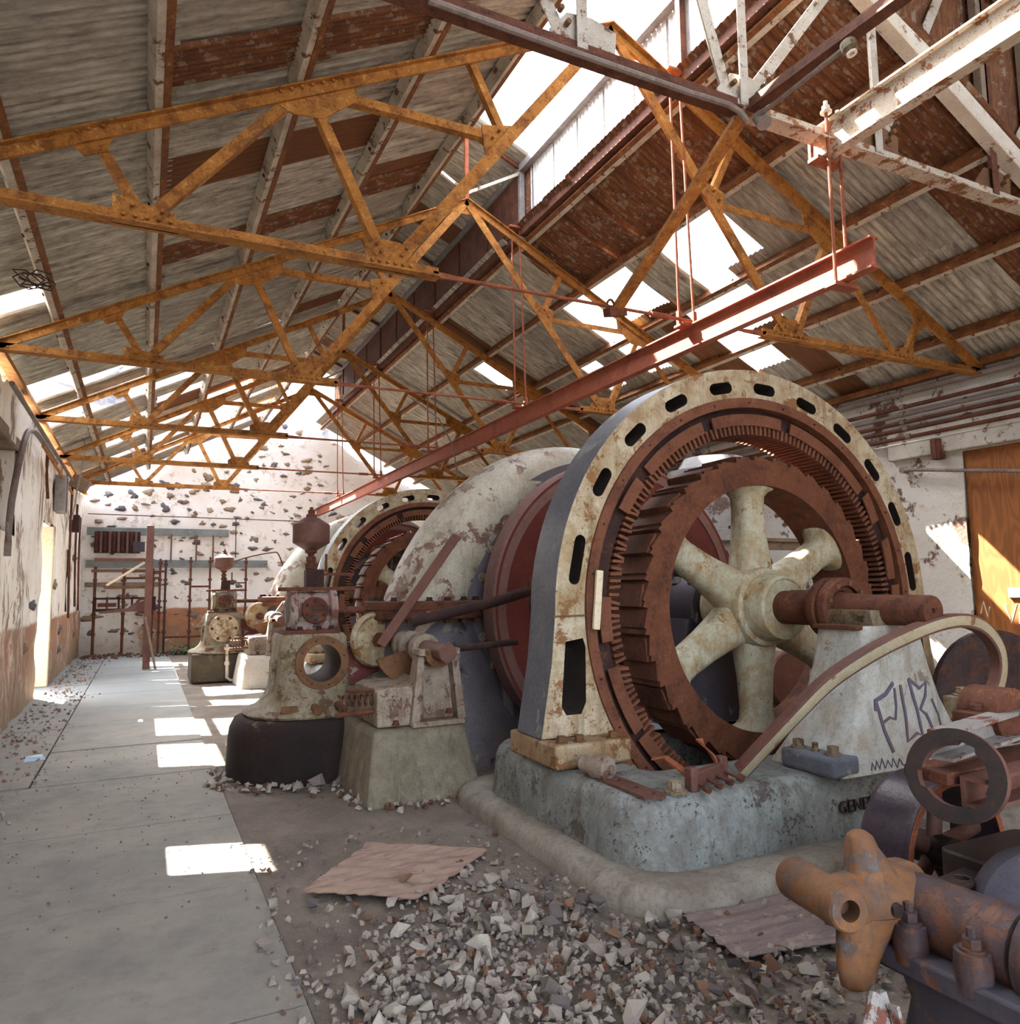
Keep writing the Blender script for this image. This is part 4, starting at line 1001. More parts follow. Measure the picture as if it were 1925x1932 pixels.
        S([(4.70, 1.14), (4.82, 1.06), (4.90, 1.10), (4.88, 1.0), (4.80, .90), (4.86, .86), (4.92, .72)], .026); S([(4.95, .97), (5.0, .85), (5.02, .70)], .016); S([(5.12, .62), (5.2, .68), (5.26, .62)], .014)
        S([(4.15, .52), (4.17, .57), (4.19, .52), (4.22, .58), (4.24, .52), (4.28, .59), (4.30, .52), (4.34, .57), (4.37, .52), (4.40, .58), (4.43, .51), (4.47, .57), (4.5, .52)], .008)
        m_.build('graffiti', MAT['ink'], pd, smooth=0, fix=True)
        # small fittings on the bed
        m_ = MB(); m_.lathe((2.60, 4.18, .465), (.30, -1, 0), [(0, -.08), (.05, -.08), (.05, -.02), (.06, -.01), (.06, .02), (.072, .025), (.072, .13), (.06, .14), (.03, .145), (.03, .17), (0, .17)], 24); m_.build('oil_plug', MAT['stand'], t)
        pl_ = []
        m_ = MB(); m_.plate([(2.575, 4.24), (2.585, 3.62), (2.62, 3.57), (2.69, 3.56), (2.73, 3.60), (2.73, 3.70), (2.71, 4.24)], [circ(.032, 12, 2.651, 4.0), circ(.032, 12, 2.655, 3.82), circ(.032, 12, 2.66, 3.66)], ((0, 0, .396), (1, 0, 0), (0, 1, 0)), .014); m_.build('slotted_strip', MAT['tank'], t, smooth=0)
        m_ = MB(); m_.hexbolt((2.82, 3.63, .395), (0, 0, 1), .05, .075); m_.build('bolt', MAT['gov'], t)
        # wooden wedge against the ring at the left joint
        m_ = MB(); m_.box((2.905, F-.05, 1.50), (.055, .03, .42), Matrix.Rotation(.10, 3, 'Y')); m_.build('wedge', MAT['jamb'], t, bevel=.006)
    return t
def XFA(v): return (4.30+(v[0]-4.54)*.948, 4.36+(v[1]-4.6)*.948, 1.422+(v[2]-1.412)*.948)
MB.XF = XFA
alt = make_alternator('huge nearest alternator ring with six pale spokes on a blue-grey bed plate')
alt2 = copy_tree(alt, (0, 7.62, 0), 'second alternator ring far behind, half hidden by the pale scroll casing')
for ch in list(alt2.children_recursive):
    if ch.name.split('.')[0] in ('graffiti', 'lettering', 'wedge', 'oil_plug', 'slotted_strip'): bpy.data.objects.remove(ch)

MB.XF = None
# concrete skirt
def skirt(dy, lab):
    m_ = MB()
    def ring(g, z, r): return [(x, y+dy, z) for x, y in rrect(2.16-g, 3.02-g, 6.60+g, 5.75+g, r, 8)]
    outer = [ring(.0, -.05, .42), ring(-.01, .05, .42), ring(-.05, .095, .40), ring(-.12, .112, .37), ring(-.20, .105, .30), ring(-.30, .09, .3)]
    m_.loft(outer, caps=False)
    return tag(m_.build('concrete_kerb', MAT['skirt'], smooth=60), lab, 'kerb')
skirt(0, 'low rounded pale concrete kerb around the nearest alternator bed')
skirt(7.62, 'low concrete kerb around the far alternator bed')

MB.XF = XFA
# brush gear lying on the bed
t = thing('brush_gear', 'small rusty brush-holder bracket with four pins lying on the bed plate', 'bracket', (2.97, 3.46, .46))
m_ = MB(); m_.box((3.12, 3.70, .455), (.42, .05, .08), Matrix.Rotation(.38, 3, 'Z')); m_.build('bar', MAT['tank'], t, bevel=.006)
m_ = MB(); m_.sweep([(2.94, 3.64, .47), (2.95, 3.76, .50), (2.94, 3.88, .54), (2.90, 3.95, .52)], [(-.025, -.006), (.025, -.006), (.025, .006), (-.025, .006)], upv=(0, 0, 1)); m_.build('arm', MAT['truss_red'], t, smooth=0)
m_ = MB(); m_.sweep([(3.27, 3.77, .47), (3.24, 3.80, .54), (3.17, 3.78, .60), (3.18, 3.84, .63)], [(-.025, -.006), (.025, -.006), (.025, .006), (-.025, .006)], upv=(0, 0, 1)); m_.build('arm', MAT['truss_red'], t, smooth=0)
for k in range(4):
    p = Vector((2.97+.105*k, 3.63+.035*k, .44)); q = p+Vector((-.01+.012*k, -.13, -.02))
    m_ = MB(); m_.cyl(p, q, .010, 8); m_.cyl(p+(q-p)*.70, p+(q-p)*.98, .020, 10); m_.build('pin', MAT['brown'], t)
for p in ((2.94, 3.63, .46), (3.29, 3.775, .46)): MB().box(p, (.06, .07, .14)).build('lug', MAT['tank'], t, bevel=.01)
# broken curved guard leaning across the bearing
pts = [(3.42, 3.74, .43), (3.51, 3.64, .58), (3.66, 3.50, .80), (3.84, 3.40, .99), (4.06, 3.29, 1.145), (4.32, 3.21, 1.26), (4.58, 3.17, 1.33), (4.80, 3.16, 1.345), (4.98, 3.165, 1.31), (5.12, 3.175, 1.23), (5.21, 3.185, 1.12), (5.225, 3.195, .99), (5.17, 3.205, .86), (5.06, 3.215, .74), (4.93, 3.225, .62)]
def crom(p, n=5):
    p = [Vector(q) for q in p]; out = []
    for i in range(len(p)-1):
        a, b, c, d = p[max(i-1, 0)], p[i], p[i+1], p[min(i+2, len(p)-1)]
        for k in range(n):
            s_ = k/n; out.append(.5*((2*b)+(c-a)*s_+(2*a-5*b+4*c-d)*s_*s_+(3*b-a-3*c+d)*s_**3))
    return out+[p[-1]]
m_ = MB(); m_.sweep(crom(pts), [(-.045, -.035), (-.045, .03), (-.03, .038), (.03, .038), (.045, .03), (.045, -.035)], upv=(0, -1, 0), mis=[1, 1, 0, 1, 1, 1])
tag(m_.build('curved_guard', [MAT['jamb2'], MAT['tank']], smooth=40), 'long curved rusty guard bar leaning across the front of the pale bearing pedestal', 'guard')

MB.XF = None
# ================================================================== FLYWHEEL
def make_flywheel(lab):
    XA, Y = 4.30, 6.24
    t = thing('flywheel', lab, 'flywheel', (XA, Y, ZC), 'flywheels'); R = 1.44
    m_ = MB(); m_.lathe((XA, Y, ZC), (0, 1, 0), [(R-.13, .0), (R-.02, 0), (R, .015), (R, .235), (R-.02, .25), (R-.13, .25)], 96, closed_prof=True); m_.build('rim', MAT['flyrim'], t)
    m_ = MB(); m_.lathe((XA, Y, ZC), (0, 1, 0), [(1.02, .09), (1.10, .045), (R-.02, -.004), (R-.02, .02), (1.10, .2), (1.02, .2)], 96, closed_prof=True); m_.build('rim_face', MAT['flywheel'], t)
    for k in range(6):
        a = PI/2+.35+k*PI/3; c = Vector((math.cos(a), 0, math.sin(a))); u = Vector((-math.sin(a), 0, math.cos(a)))
        m_ = MB(); m_.loft([[Vector((XA, Y+.15, ZC))+c*r+u*(w_*math.cos(q))+Vector((0, d_*math.sin(q), 0)) for q in [2*PI*i/12 for i in range(12)]] for r, w_, d_ in ((.30, .17, .12), (.8, .13, .09), (1.06, .15, .10))]); m_.build('arm', MAT['castorange'], t, smooth=50)
    m_ = MB(); m_.lathe((XA, Y, ZC), (0, 1, 0), [(.13, -.05), (.30, -.04), (.32, .0), (.36, .10), (.36, .4), (.13, .42)], 40, closed_prof=True); m_.build('hub', MAT['brown'], t)
    return t
fl = make_flywheel('dark red flywheel wedged between the nearest alternator and the pale scroll casing')
copy_tree(fl, (0, 7.62, 0), 'flywheel of the far set, hidden behind the second alternator')

# ================================================================== TURBINE SCROLL CASING
def make_turbine(lab):
    XA, Y = 4.30, 7.05
    t = thing('turbine_casing', lab, 'turbine', (XA, Y, 0), 'turbine casings')
    rings = []
    def sec(ang):   # spiral: big at the left flange, shrinking over the top to the right and round
        k = (PI-ang)/(1.2*PI); k = max(0, min(1, k))
        ro = 1.50+.72*math.exp(-k*4.0); tr = .44-.14*min(1, k*1.6)-.06*k
        return ro, tr
    N_ = 44
    for i in range(N_+1):
        ang = PI-(.86*PI)*i/N_; ro, tr = sec(ang); rc_ = ro-tr
        c = Vector((math.cos(ang), 0, math.sin(ang)))
        rings.append([Vector((XA, Y, ZC+.06))+c*(rc_+tr*math.cos(q))+Vector((0, tr*1.0*math.sin(q), 0)) for q in [2*PI*j/28 for j in range(28)]])
    m_ = MB(); m_.loft(rings); sc_ = m_.build('scroll', MAT['turbine'], t, smooth=60)
    m_ = MB()
    # inlet flange (horizontal joint) with bolts
    ro, tr = sec(PI); cx = XA-(ro-tr)
    m_.lathe((cx, Y, ZC-.10), (0, 0, 1), [(.2, 0), (.60, 0), (.61, .01), (.61, .075), (.60, .08), (.60, .085), (.61, .09), (.61, .16), (.60, .17), (.47, .17)], 40); fl_ = m_.build('inlet_flange', MAT['brown'], t)
    for k in range(20):
        a = 2*PI*k/20; m_ = MB(); m_.hexbolt((cx+.55*math.cos(a), Y+.55*math.sin(a), ZC+.07), (0, 0, 1), .028, .035); m_.build('bolt', MAT['darkbrown'], fl_)
        m_ = MB(); m_.hexbolt((cx+.55*math.cos(a), Y+.55*math.sin(a), ZC-.10), (0, 0, -1), .028, .035); m_.build('bolt', MAT['goldrust'], fl_)
    # lower body
    rings = []
    for z, r, dx in ((ZC-.10, .50, 0), (ZC-.35, .54, .04), (ZC-.8, .66, .14), (.25, .78, .25), (-.02, .86, .3)):
        rings.append([(cx+dx+r*math.cos(q), Y+r*.9*math.sin(q), z) for q in [2*PI*j/32 for j in range(32)]])
    m_ = MB(); m_.loft(rings); m_.build('inlet_body', MAT['turbine_dark'], t, smooth=50)
    # head cover: ribbed disc with a ring of bolts
    m_ = MB(); m_.lathe((XA, Y-.36, ZC), (0, 1, 0), [(.2, .10), (1.24, .10), (1.24, .0), (1.50, .0), (1.50, .3), (.2, .3)], 80, closed_prof=True); hc = m_.build('head_cover', MAT['turbine_dark'], t)
    for k in range(30):
        a = 2*PI*k/30; m_ = MB(); m_.hexbolt((XA+1.38*math.cos(a), Y-.36, ZC+1.38*math.sin(a)), (0, -1, 0), .032, .045, .02); m_.build('bolt', MAT['stand'], hc)
    for k in range(14):
        a = 2*PI*k/14+.1; R = Matrix.Rotation(-a, 3, 'Y'); m_ = MB()
        m_.box(Vector((XA, Y-.30, ZC))+R @ Vector((.86, 0, 0)), (.74, .10, .022), R); m_.build('rib', MAT['stand'], hc)
    m_ = MB(); m_.lathe((XA, Y-.34, ZC), (0, 1, 0), [(.84, 0), (.90, 0), (.90, .1), (.84, .1)], 60, closed_prof=True); m_.build('regulating_ring', MAT['stand'], hc)
    m_ = MB(); m_.lathe((XA, Y-.2, ZC), (0, 1, 0), [(.13, -.2), (.4, -.2), (.46, 0), (.46, .3)], 40); m_.build('stuffing_box', MAT['darkbrown'], hc)
    # side gate and lower framing
    m_ = MB(); m_.box((XA-1.15, Y-.44, .62), (.12, .16, 1.24)); m_.box((XA-.72, Y-.5, .55), (.20, .3, 1.1)); m_.box((XA, Y, .25), (3.2, .9, .5)); m_.build('support_frame', MAT['turbine_dark'], t, bevel=.02)
    m_ = MB()
    for z in (.75, .95, 1.15, 1.28): m_.hexbolt((XA-1.15, Y-.52, z-.02), (0, -1, 0), .026, .03)
    m_.build('bolt', MAT['gov'], t)
    m_ = MB(); m_.box((XA-1.05, Y-.50, ZC-.02), (.62, .10, .12)); m_.build('joint_bracket', MAT['darkbrown'], t, bevel=.01)
    return t, sc_
tb, sc_ = make_turbine('big cream scroll casing with peeling paint behind the red flywheel')
copy_tree(tb, (0, 7.62, 0), 'far sunlit scroll casing behind the second alternator')
# names scratched on the casing
def on_scroll(x, z, dy=-.0):
    return (x, 0, z)
txt = MB()
wr_mat = MAT['brownink']
text('writing', 'RANDI\n   &\nMINDI', .058, (3.52, 6.70, 2.66), (PI/2-.55, 0, .05), wr_mat, sc_, .004)
text('writing', '2000', .06, (3.74, 6.73, 2.66), (PI/2-.55, 0, .05), wr_mat, sc_, .004)

t = thing('flat_bar', 'peeling flat steel bar leaning diagonally against the cream scroll casing', 'bar', (2.3, 6.4, 1.2))
m_ = MB(); m_.sweep([(1.83, 6.30, 1.12), (2.58, 6.42, 2.08)], [(-.006, -.045), (.006, -.045), (.006, .045), (-.006, .045)], upv=(.45, -.55, -.35)); m_.build('bar', MAT['tank'], t, smooth=0)
m_ = MB(); m_.tube([(2.02, 6.05, 1.32), (2.75, 6.0, 1.47), (3.1, 6.0, 1.56)], .045, 12); tag(m_.build('rod', MAT['darkbrown']), 'upper dark rod running from the shaft stand to the red flywheel', 'rod')
m_ = MB(); m_.tube([(2.20, 5.85, 1.09), (2.9, 5.85, 1.13)], .028, 10); tag(m_.build('rod', MAT['darkbrown']), 'lower thin rod running from the shaft stand to the red flywheel', 'rod')

# ================================================================== GOVERNORS
def make_governor(base, lab, open_bore=True):
    X, Y = base
    t = thing('governor', lab, 'governor', (X, Y, .50), 'governors')
    def sq(hx, hy, z, r, cx=0): return [(X+cx+x, Y+y, z) for x, y in rrect(-hx, -hy, hx, hy, r, 6)]
    rings = [sq(.56, .54, .50, .50), sq(.57, .55, .52, .50), sq(.55, .53, .545, .50), sq(.46, .44, .57, .36), sq(.385, .37, .63, .24), sq(.335, .33, .72, .14), sq(.315, .31, .85, .09), sq(.30, .30, 1.05, .07), sq(.295, .295, 1.17, .06), sq(.27, .27, 1.205, .05)]
    zb, rb, rf = .95, .165, .238
    m_ = MB(); m_.loft(rings, caps=True); body = m_.build('pedestal', MAT['gov'], t, smooth=45)
    if open_bore:
        # bore right through, cut as real hole
        cut = MB(); cut.cyl((X+.06, Y-.8, zb), (X+.06, Y+.8, zb), rb+.005, 40); co = cut.build('bore_cutter', MAT['gov'], None, smooth=0)
        md = body.modifiers.new('bore', 'BOOLEAN'); md.operation = 'DIFFERENCE'; md.object = co; md.solver = 'EXACT'
        dg = bpy.context.evaluated_depsgraph_get(); me = bpy.data.meshes.new_from_object(body.evaluated_get(dg))
        body.modifiers.clear(); body.data = me; bpy.data.objects.remove(co)
        m_ = MB(); rings2 = []
        m_.lathe((X+.06, Y-.325, zb), (0, 1, 0), [(rb, 0), (rb, .66), (rb+.004, .66), (rb+.004, 0)], 40, closed_prof=True); m_.build('bore_liner', MAT['darkbrown'], t)
        m_ = MB(); m_.lathe((X+.06, Y-.335, zb), (0, 1, 0), [(rb, 0), (rf-.01, 0), (rf, .008), (rf, .06), (rb, .06)], 48, closed_prof=True); fo = m_.build('bore_flange', MAT['goldrust'], t)
        m_ = MB()
        for k in range(8):
            a = 2*PI*k/8+.3; m_.cyl((X+.06+.20*math.cos(a), Y-.334, zb+.20*math.sin(a)), (X+.06+.20*math.cos(a), Y-.339, zb+.20*math.sin(a)), .010, 8)
        stuff(m_.build('bolt_hole', MAT['black'], fo))
    else:
        m_ = MB(); m_.lathe((X+.0, Y-.36, zb-.02), (0, 1, 0), [(0, .03), (.05, .0), (.06, .02), (.15, .03), (.16, .0), (.24, .0), (.25, .01), (.25, .09), (0, .09)], 40); fo = m_.build('bore_cover', MAT['cream'], t)
        for k in range(6):
            a = 2*PI*k/6; m_ = MB(); m_.hexbolt((X+.20*math.cos(a), Y-.36, zb-.02+.20*math.sin(a)), (0, -1, 0), .02, .025); m_.build('bolt', MAT['brown'], fo)
        for k in range(5):
            a = 2*PI*k/5+.3; R = Matrix.Rotation(-a, 3, 'Y'); m_ = MB(); m_.box(Vector((X, Y-.345, zb-.02))+R @ Vector((.10, 0, 0)), (.11, .03, .03), R); m_.build('rib', MAT['cream'], fo)
    m_ = MB(); m_.box((X-.02, Y-.02, 1.222), (.50, .50, .035)); m_.build('valve_flange', MAT['brown'], t, bevel=.006)
    zv = 1.415
    m_ = MB(); m_.lathe((X-.20, Y-.05, zv), (1, 0, 0), [(.11, 0), (.195, 0), (.20, .01), (.20, .06), (.17, .07), (.165, .34), (.20, .36), (.20, .41), (.195, .42), (0, .42)], 40); m_.box((X, Y-.05, zv-.12), (.30, .26, .16)); vb = m_.build('valve_body', MAT['gov'] if not open_bore else MAT['valve'], t)
    m_ = MB(); m_.cyl((X-.201, Y-.05, zv), (X-.15, Y-.05, zv), .115, 24); m_.build('end_opening', MAT['black'], vb)
    m_ = MB(); m_.lathe((X+.01, Y-.25, zv), (0, 1, 0), [(0, 0), (.11, 0), (.118, .008), (.118, .07), (0, .07)], 36); cv = m_.build('valve_cover', MAT['brown'], vb)
    for cx_, cz_, w_, h_ in ((-.035, .015, .045, .018), (.035, .015, .045, .018), (0, -.065, .065, .03)): MB().box((X+.01+cx_, Y-.252, zv+cz_), (w_, .008, h_)).build('slot', MAT['black'], cv)
    m_ = MB()
    for k in range(6):
        a = 2*PI*k/6+.5; m_.hexbolt((X+.01+.088*math.cos(a), Y-.25, zv+.088*math.sin(a)), (0, -1, 0), .011, .012)
    for dx in (-.22, -.12, .05, .16): m_.hexbolt((X+dx, Y-.22, 1.24), (0, 0, 1), .024, .03)
    stuff(m_.build('bolt', MAT['darkbrown'], vb))
    m_ = MB(); m_.box((X+.05, Y-.12, 1.605), (.70, .05, .035)); m_.build('top_bar', MAT['brown'], t, bevel=.005)
    m_ = MB(); m_.cyl((X+.2, Y-.05, zv-.01), (X+.62, Y-.05, zv-.01), .032, 12); m_.build('valve_rod', MAT['brown'], t)
    m_ = MB(); m_.box((X+.03, Y-.06, 1.70), (.16, .14, .17)); m_.build('pilot_block', MAT['darkbrown'], t, bevel=.008)
    m_ = MB(); m_.box((X+.25, Y-.06, 1.74), (.30, .05, .025)); m_.cyl((X+.14, Y-.06, 1.76), (X+.14, Y-.06, 1.93), .012, 8); m_.build('lever', MAT['brown'], t)
    m_ = MB(); m_.lathe((X+.0, Y-.06, 1.78), (0, 0, 1), [(.04, 0), (.055, .01), (.055, .06), (.03, .065), (.045, .09), (.045, .12), (.028, .13), (.03, .15), (.055, .16), (.055, .19), (.03, .2), (.03, .25)], 12); m_.build('valve_stem', MAT['brown'], t)
    m_ = MB(); m_.lathe((X+.0, Y-.06, 1.955), (0, 0, 1), [(.0, 0), (.045, 0), (.165, .075), (.168, .08), (.168, .245), (.162, .25), (.06, .315), (.05, .315)], 36); m_.build('oil_tank', MAT['tank'], t)
    m_ = MB(); m_.lathe((X+.0, Y-.06, 2.265), (0, 0, 1), [(.05, 0), (.05, .03), (.03, .04), (.034, .05), (.034, .07), (.018, .08), (.018, .10), (0, .105)], 12); m_.build('filler_cap', MAT['brown'], t)
    # arm with red web towards the shaft stand
    def arm(z0, z1, y, th, name, mat, pts):
        m_ = MB(); m_.plate(pts, [], ((0, y, 0), (1, 0, 0), (0, 0, 1)), -th); return m_.build(name, mat, t, smooth=0, bevel=.004)
    arm(0, 0, Y-.10, .03, 'arm_web', MAT['armweb'], [(X+.28, 1.08), (X+.28, .70), (X+.40, .72), (X+.72, .88), (X+.86, .92), (X+.86, 1.08)])
    m_ = MB(); m_.box((X+.56, Y-.08, 1.09), (.62, .14, .03)); m_.sweep([(X+.28, Y-.08, .70), (X+.42, Y-.08, .715), (X+.74, Y-.08, .87), (X+.86, Y-.08, .905)], [(-.07, -.014), (.07, -.014), (.07, .014), (-.07, .014)], upv=(0, 0, 1)); m_.build('arm_flange', MAT['gov'], t, bevel=.003)
    m_ = MB(); m_.box((X+.40, Y-.2, .62), (.36, .16, .22)); m_.build('side_casing', MAT['gov'], t, bevel=.02)
    m_ = MB()
    for k in range(3):
        m_.hexbolt((X-.28+.04*k, Y-.44+.02*k*0, .56), (0, 0, 1), .03, .045)
    m_.cyl((X-.02, Y-.40, .575), (X-.02, Y-.56, .565), .038, 14); m_.cyl((X-.02, Y-.56, .565), (X-.02, Y-.565, .565), .02, 12)
    m_.cyl((X+.18, Y-.40, .585), (X+.19, Y-.56, .575), .034, 14); m_.cyl((X+.19, Y-.56, .575), (X+.20, Y-.64, .57), .018, 12)
    m_.build('pipe_stub', MAT['goldrust'], t)
    m_ = MB()
    for z, d in ((.66, .04), (.78, .05), (.93, .06)): m_.box((X-.36+z*.06, Y-.1, z), (.07, .08, .05)); m_.hexbolt((X-.37+z*.06, Y-.1, z+.02), (0, 0, 1), .02, .03)
    m_.box((X-.335, Y-.1, .80), (.05, .06, .36)); m_.build('side_lug', MAT['gov'], t, bevel=.006)
    return t
gov = make_governor((1.39, 7.15), 'nearest governor with a see-through bore and a rusty oil tank on top')
gov2 = make_governor((1.31, 14.75), 'far governor with a round ribbed cover, standing on a dark block', False)
m_ = MB(); m_.lathe((1.39, 7.15, 0), (0, 0, 1), [(.70, -.02), (.70, .02), (.69, .30), (.675, .40), (.64, .47), (.58, .495), (0, .50)], 56)
tag(m_.build('governor_plinth', MAT['drum'], smooth=60), 'round tar-black plinth under the nearest governor', 'plinth')
m_ = MB(); m_.box((1.24, 14.85, .25), (.92, 1.1, .50)); tag(m_.build('governor_plinth', MAT['drum2'] if 'drum2' in MAT else MAT['drum'], bevel=.03), 'square mossy black plinth under the far governor', 'plinth')
m_ = MB(); m_.tube([(1.35, 14.22, .66), (1.36, 14.22, .08), (1.42, 14.22, .03), (1.8, 14.2, .03)], .028, 8); m_.cyl((1.355, 14.22, .30), (1.355, 14.22, .36), .045, 10); m_.cyl((1.30, 14.22, .58), (1.40, 14.22, .58), .035, 10)
tag(m_.build('drain_pipe', MAT['whitewood'], smooth=40), 'thin white pipe on the front of the far black plinth', 'pipe')

# ================================================================== SHAFT STANDS ON PIERS
def make_stand(dx, dy, lab, lab_p, near=True):
    # pier
    m_ = MB()
    b0 = [(1.52+dx, 5.56+dy), (2.44+dx, 5.56+dy), (2.56+dx, 6.75+dy), (1.50+dx, 6.75+dy)]
    t0 = [(1.60+dx, 5.70+dy), (2.36+dx, 5.70+dy), (2.42+dx, 6.68+dy), (1.58+dx, 6.68+dy)]
    rr = random.Random(5)
    def lerp(k, z): return [(a[0]+(b[0]-a[0])*k, a[1]+(b[1]-a[1])*k, z) for a, b in zip(b0, t0)]
    m_.loft([lerp(-.03, -.03), lerp(.3, .15), lerp(.75, .36), lerp(1, .47), lerp(1.25, .515)])
    pier = tag(m_.build('concrete_pier', MAT['concrete'] if near else MAT['whitepier'], smooth=0, bevel=.03, seg=3), lab_p, 'pier', 'shaft stand piers')
    t = thing('shaft_stand', lab, 'stand', (2.0+dx, 6.0+dy, .51), 'shaft stands')
    X, Y = 2.02+dx, dy
    m_ = MB(); m_.plate([(X-.36, .52), (X+.02, .52), (X+.02, .88), (X-.05, .83), (X-.30, .82), (X-.36, .80)], [], ((0, Y+5.80, 0), (1, 0, 0), (0, 0, 1)), -.70); m_.build('box_base', MAT['stand'], t, bevel=.015)
    for s_ in (-1, 1):
        a = X+.13+s_*.14; b_ = X+.13+s_*.20
        m_ = MB(); m_.loft([[(b_-.035, 5.74+Y, .52), (b_+.035, 5.74+Y, .52), (b_+.035, 6.0+Y, .52), (b_-.035, 6.0+Y, .52)], [(a-.028, 5.76+Y, 1.06), (a+.028, 5.76+Y, 1.06), (a+.028, 5.90+Y, 1.06), (a-.028, 5.90+Y, 1.06)]]); m_.build('leg', MAT['stand'], t, bevel=.006)
    m_ = MB(); m_.plate([(X-.05, .52), (X+.31, .52), (X+.25, 1.0), (X+.01, 1.0)], [], ((0, Y+5.86, 0), (1, 0, 0), (0, 0, 1)), -.05); m_.build('web', MAT['stand'], t, smooth=0)
    m_ = MB(); m_.box((X+.12, 5.83+Y, .535), (.44, .24, .04)); m_.build('foot_plate', MAT['stand'], t, bevel=.005)
    zs = 1.095
    m_ = MB(); rings = []
    for i in range(17):
        q = PI-.2+(PI+.4)*i/16; rings.append([(X+.12+r*math.cos(q), y+Y, zs+r*math.sin(q)) for r, y in ((.075, 5.70), (.125, 5.70), (.125, 5.88), (.075, 5.88))])
    m_.loft(rings); m_.build('bearing', MAT['goldrust'], t)
    for dx_ in (0, .25): MB().box((X+dx_, 5.78+Y, 1.09), (.09, .16, .05)).build('bearing_lug', MAT['stand'], t, bevel=.006)
    m_ = MB(); m_.cyl((X+.12, 5.52+Y, zs), (X+.12, 7.2+Y, zs), .072, 28); m_.build('shaft', MAT['tank'], t)
    m_ = MB(); m_.lathe((X+.12, 6.02+Y, zs), (0, 1, 0), [(.072, 0), (.12, 0), (.125, .01), (.125, .12), (.115, .13), (.072, .13)], 28, closed_prof=True); m_.build('collar', MAT['stand'], t)
    m_ = MB(); m_.lathe((X+.12, 6.34+Y, zs), (0, 1, 0), [(.072, 0), (.11, 0), (.13, .02), (.13, .07), (.105, .09), (.105, .16), (.13, .18), (.13, .24), (.072, .24)], 28, closed_prof=True); cr_ = m_.build('crank_hub', MAT['stand'], t)
    m_ = MB(); m_.plate([(X+.06, zs-.02), (X+.20, zs+.06), (X+.40, zs+.24), (X+.36, zs+.30), (X+.28, zs+.30)], [], ((0, Y+6.42, 0), (1, 0, 0), (0, 0, 1)), -.05); m_.build('crank_arm', MAT['stand'], cr_, bevel=.01)
    m_ = MB(); m_.cyl((X+.345, 6.36+Y, zs+.26), (X+.345, 6.50+Y, zs+.26), .055, 18); m_.build('crank_pin', MAT['brown'], cr_)
    # toothed sector below
    o_ = []
    for i in range(13):
        a = math.radians(198+12*i*.9); o_.append((X+.12+.36*math.cos(a), zs+.36*math.sin(a)*.9))
    for i in range(13):
        a = math.radians(198+12*(12-i)*.9); o_.append((X+.12+.09*math.cos(a), zs+.09*math.sin(a)))
    m_ = MB(); m_.plate(o_, [], ((0, Y+6.30, 0), (1, 0, 0), (0, 0, 1)), -.045); m_.build('sector', MAT['goldrust'], t, smooth=30)
    m_ = MB(); m_.plate([(X+.06, zs-.10), (X+.16, zs-.10), (X+.12, zs-.52), (X+.02, zs-.52)], [circ(.028, 12, X+.08, zs-.28), circ(.034, 12, X+.07, zs-.44)], ((0, Y+6.16, 0), (1, 0, 0), (0, 0, 1)), -.03); m_.build('link', MAT['darkbrown'], t, smooth=30)
    # spring and handwheel
    pts = [(X-.34-.012*k, 5.94+Y+.055*math.sin(k*.9), .73+.055*math.cos(k*.9)) for k in range(44)]
    m_ = MB(); m_.tube([(X-.30-.006*k, 5.94+Y+.042*math.sin(k*.8), .73+.042*math.cos(k*.8)) for k in range(56)], .011, 6); m_.build('spring', MAT['brown'], t)
    m_ = MB(); m_.tube([(X-.36, 5.9+Y, .64), (X-.66, 5.9+Y, .63)], .02, 8); m_.tube([(X-.36, 5.9+Y, .80), (X-.58, 5.9+Y, .815)], .016, 8); m_.build('tension_rod', MAT['brown'], t)
    m_ = MB(); m_.lathe((X-.05, 6.86+Y, 1.13), (.25, -1, 0), [(.0, .0), (.05, .0), (.06, -.03), (.20, -.035), (.215, -.01), (.235, .0), (.255, -.03), (.255, -.07), (.235, -.09), (.0, -.06)], 36); hw = m_.build('hand_wheel', MAT['cream'], t)
    m_ = MB(); m_.hexbolt((X-.05, 6.84+Y, 1.13), (.25, -1, 0), .05, .06, .03); m_.build('nut', MAT['brown'], hw)
    m_ = MB()
    for p in ((X-.22, 5.77, .54), (X+.22, 5.76, .60)): m_.hexbolt((p[0], p[1]+Y, p[2]), (0, 0, 1), .022, .035)
    m_.build('bolt', MAT['brown'], t)
    if near:
        m_ = MB(); y = 5.796
        for pts in ([(-.24, .66), (-.235, .74), (-.20, .68), (-.17, .74), (-.165, .65)], [(-.15, .64), (-.12, .73), (-.085, .645)], [(-.135, .68), (-.10, .68)], [(-.07, .63), (-.06, .73), (-.02, .72), (-.03, .68), (-.06, .675), (-.01, .63)]):
            stroke(m_, [(X+a, y, b_) for a, b_ in pts], .007, (0, -1, 0), .004)
        m_.build('writing', MAT['armweb'], t, smooth=0)
    return t, pier
make_stand(0, 0, 'cast shaft stand with stub shaft on the nearest concrete pier', 'tapered grey concrete pier left of the big alternator bed')
make_stand(-.05, 7.55, 'sunlit shaft stand beside the far governor', 'whitish concrete pier beside the far governor', False)

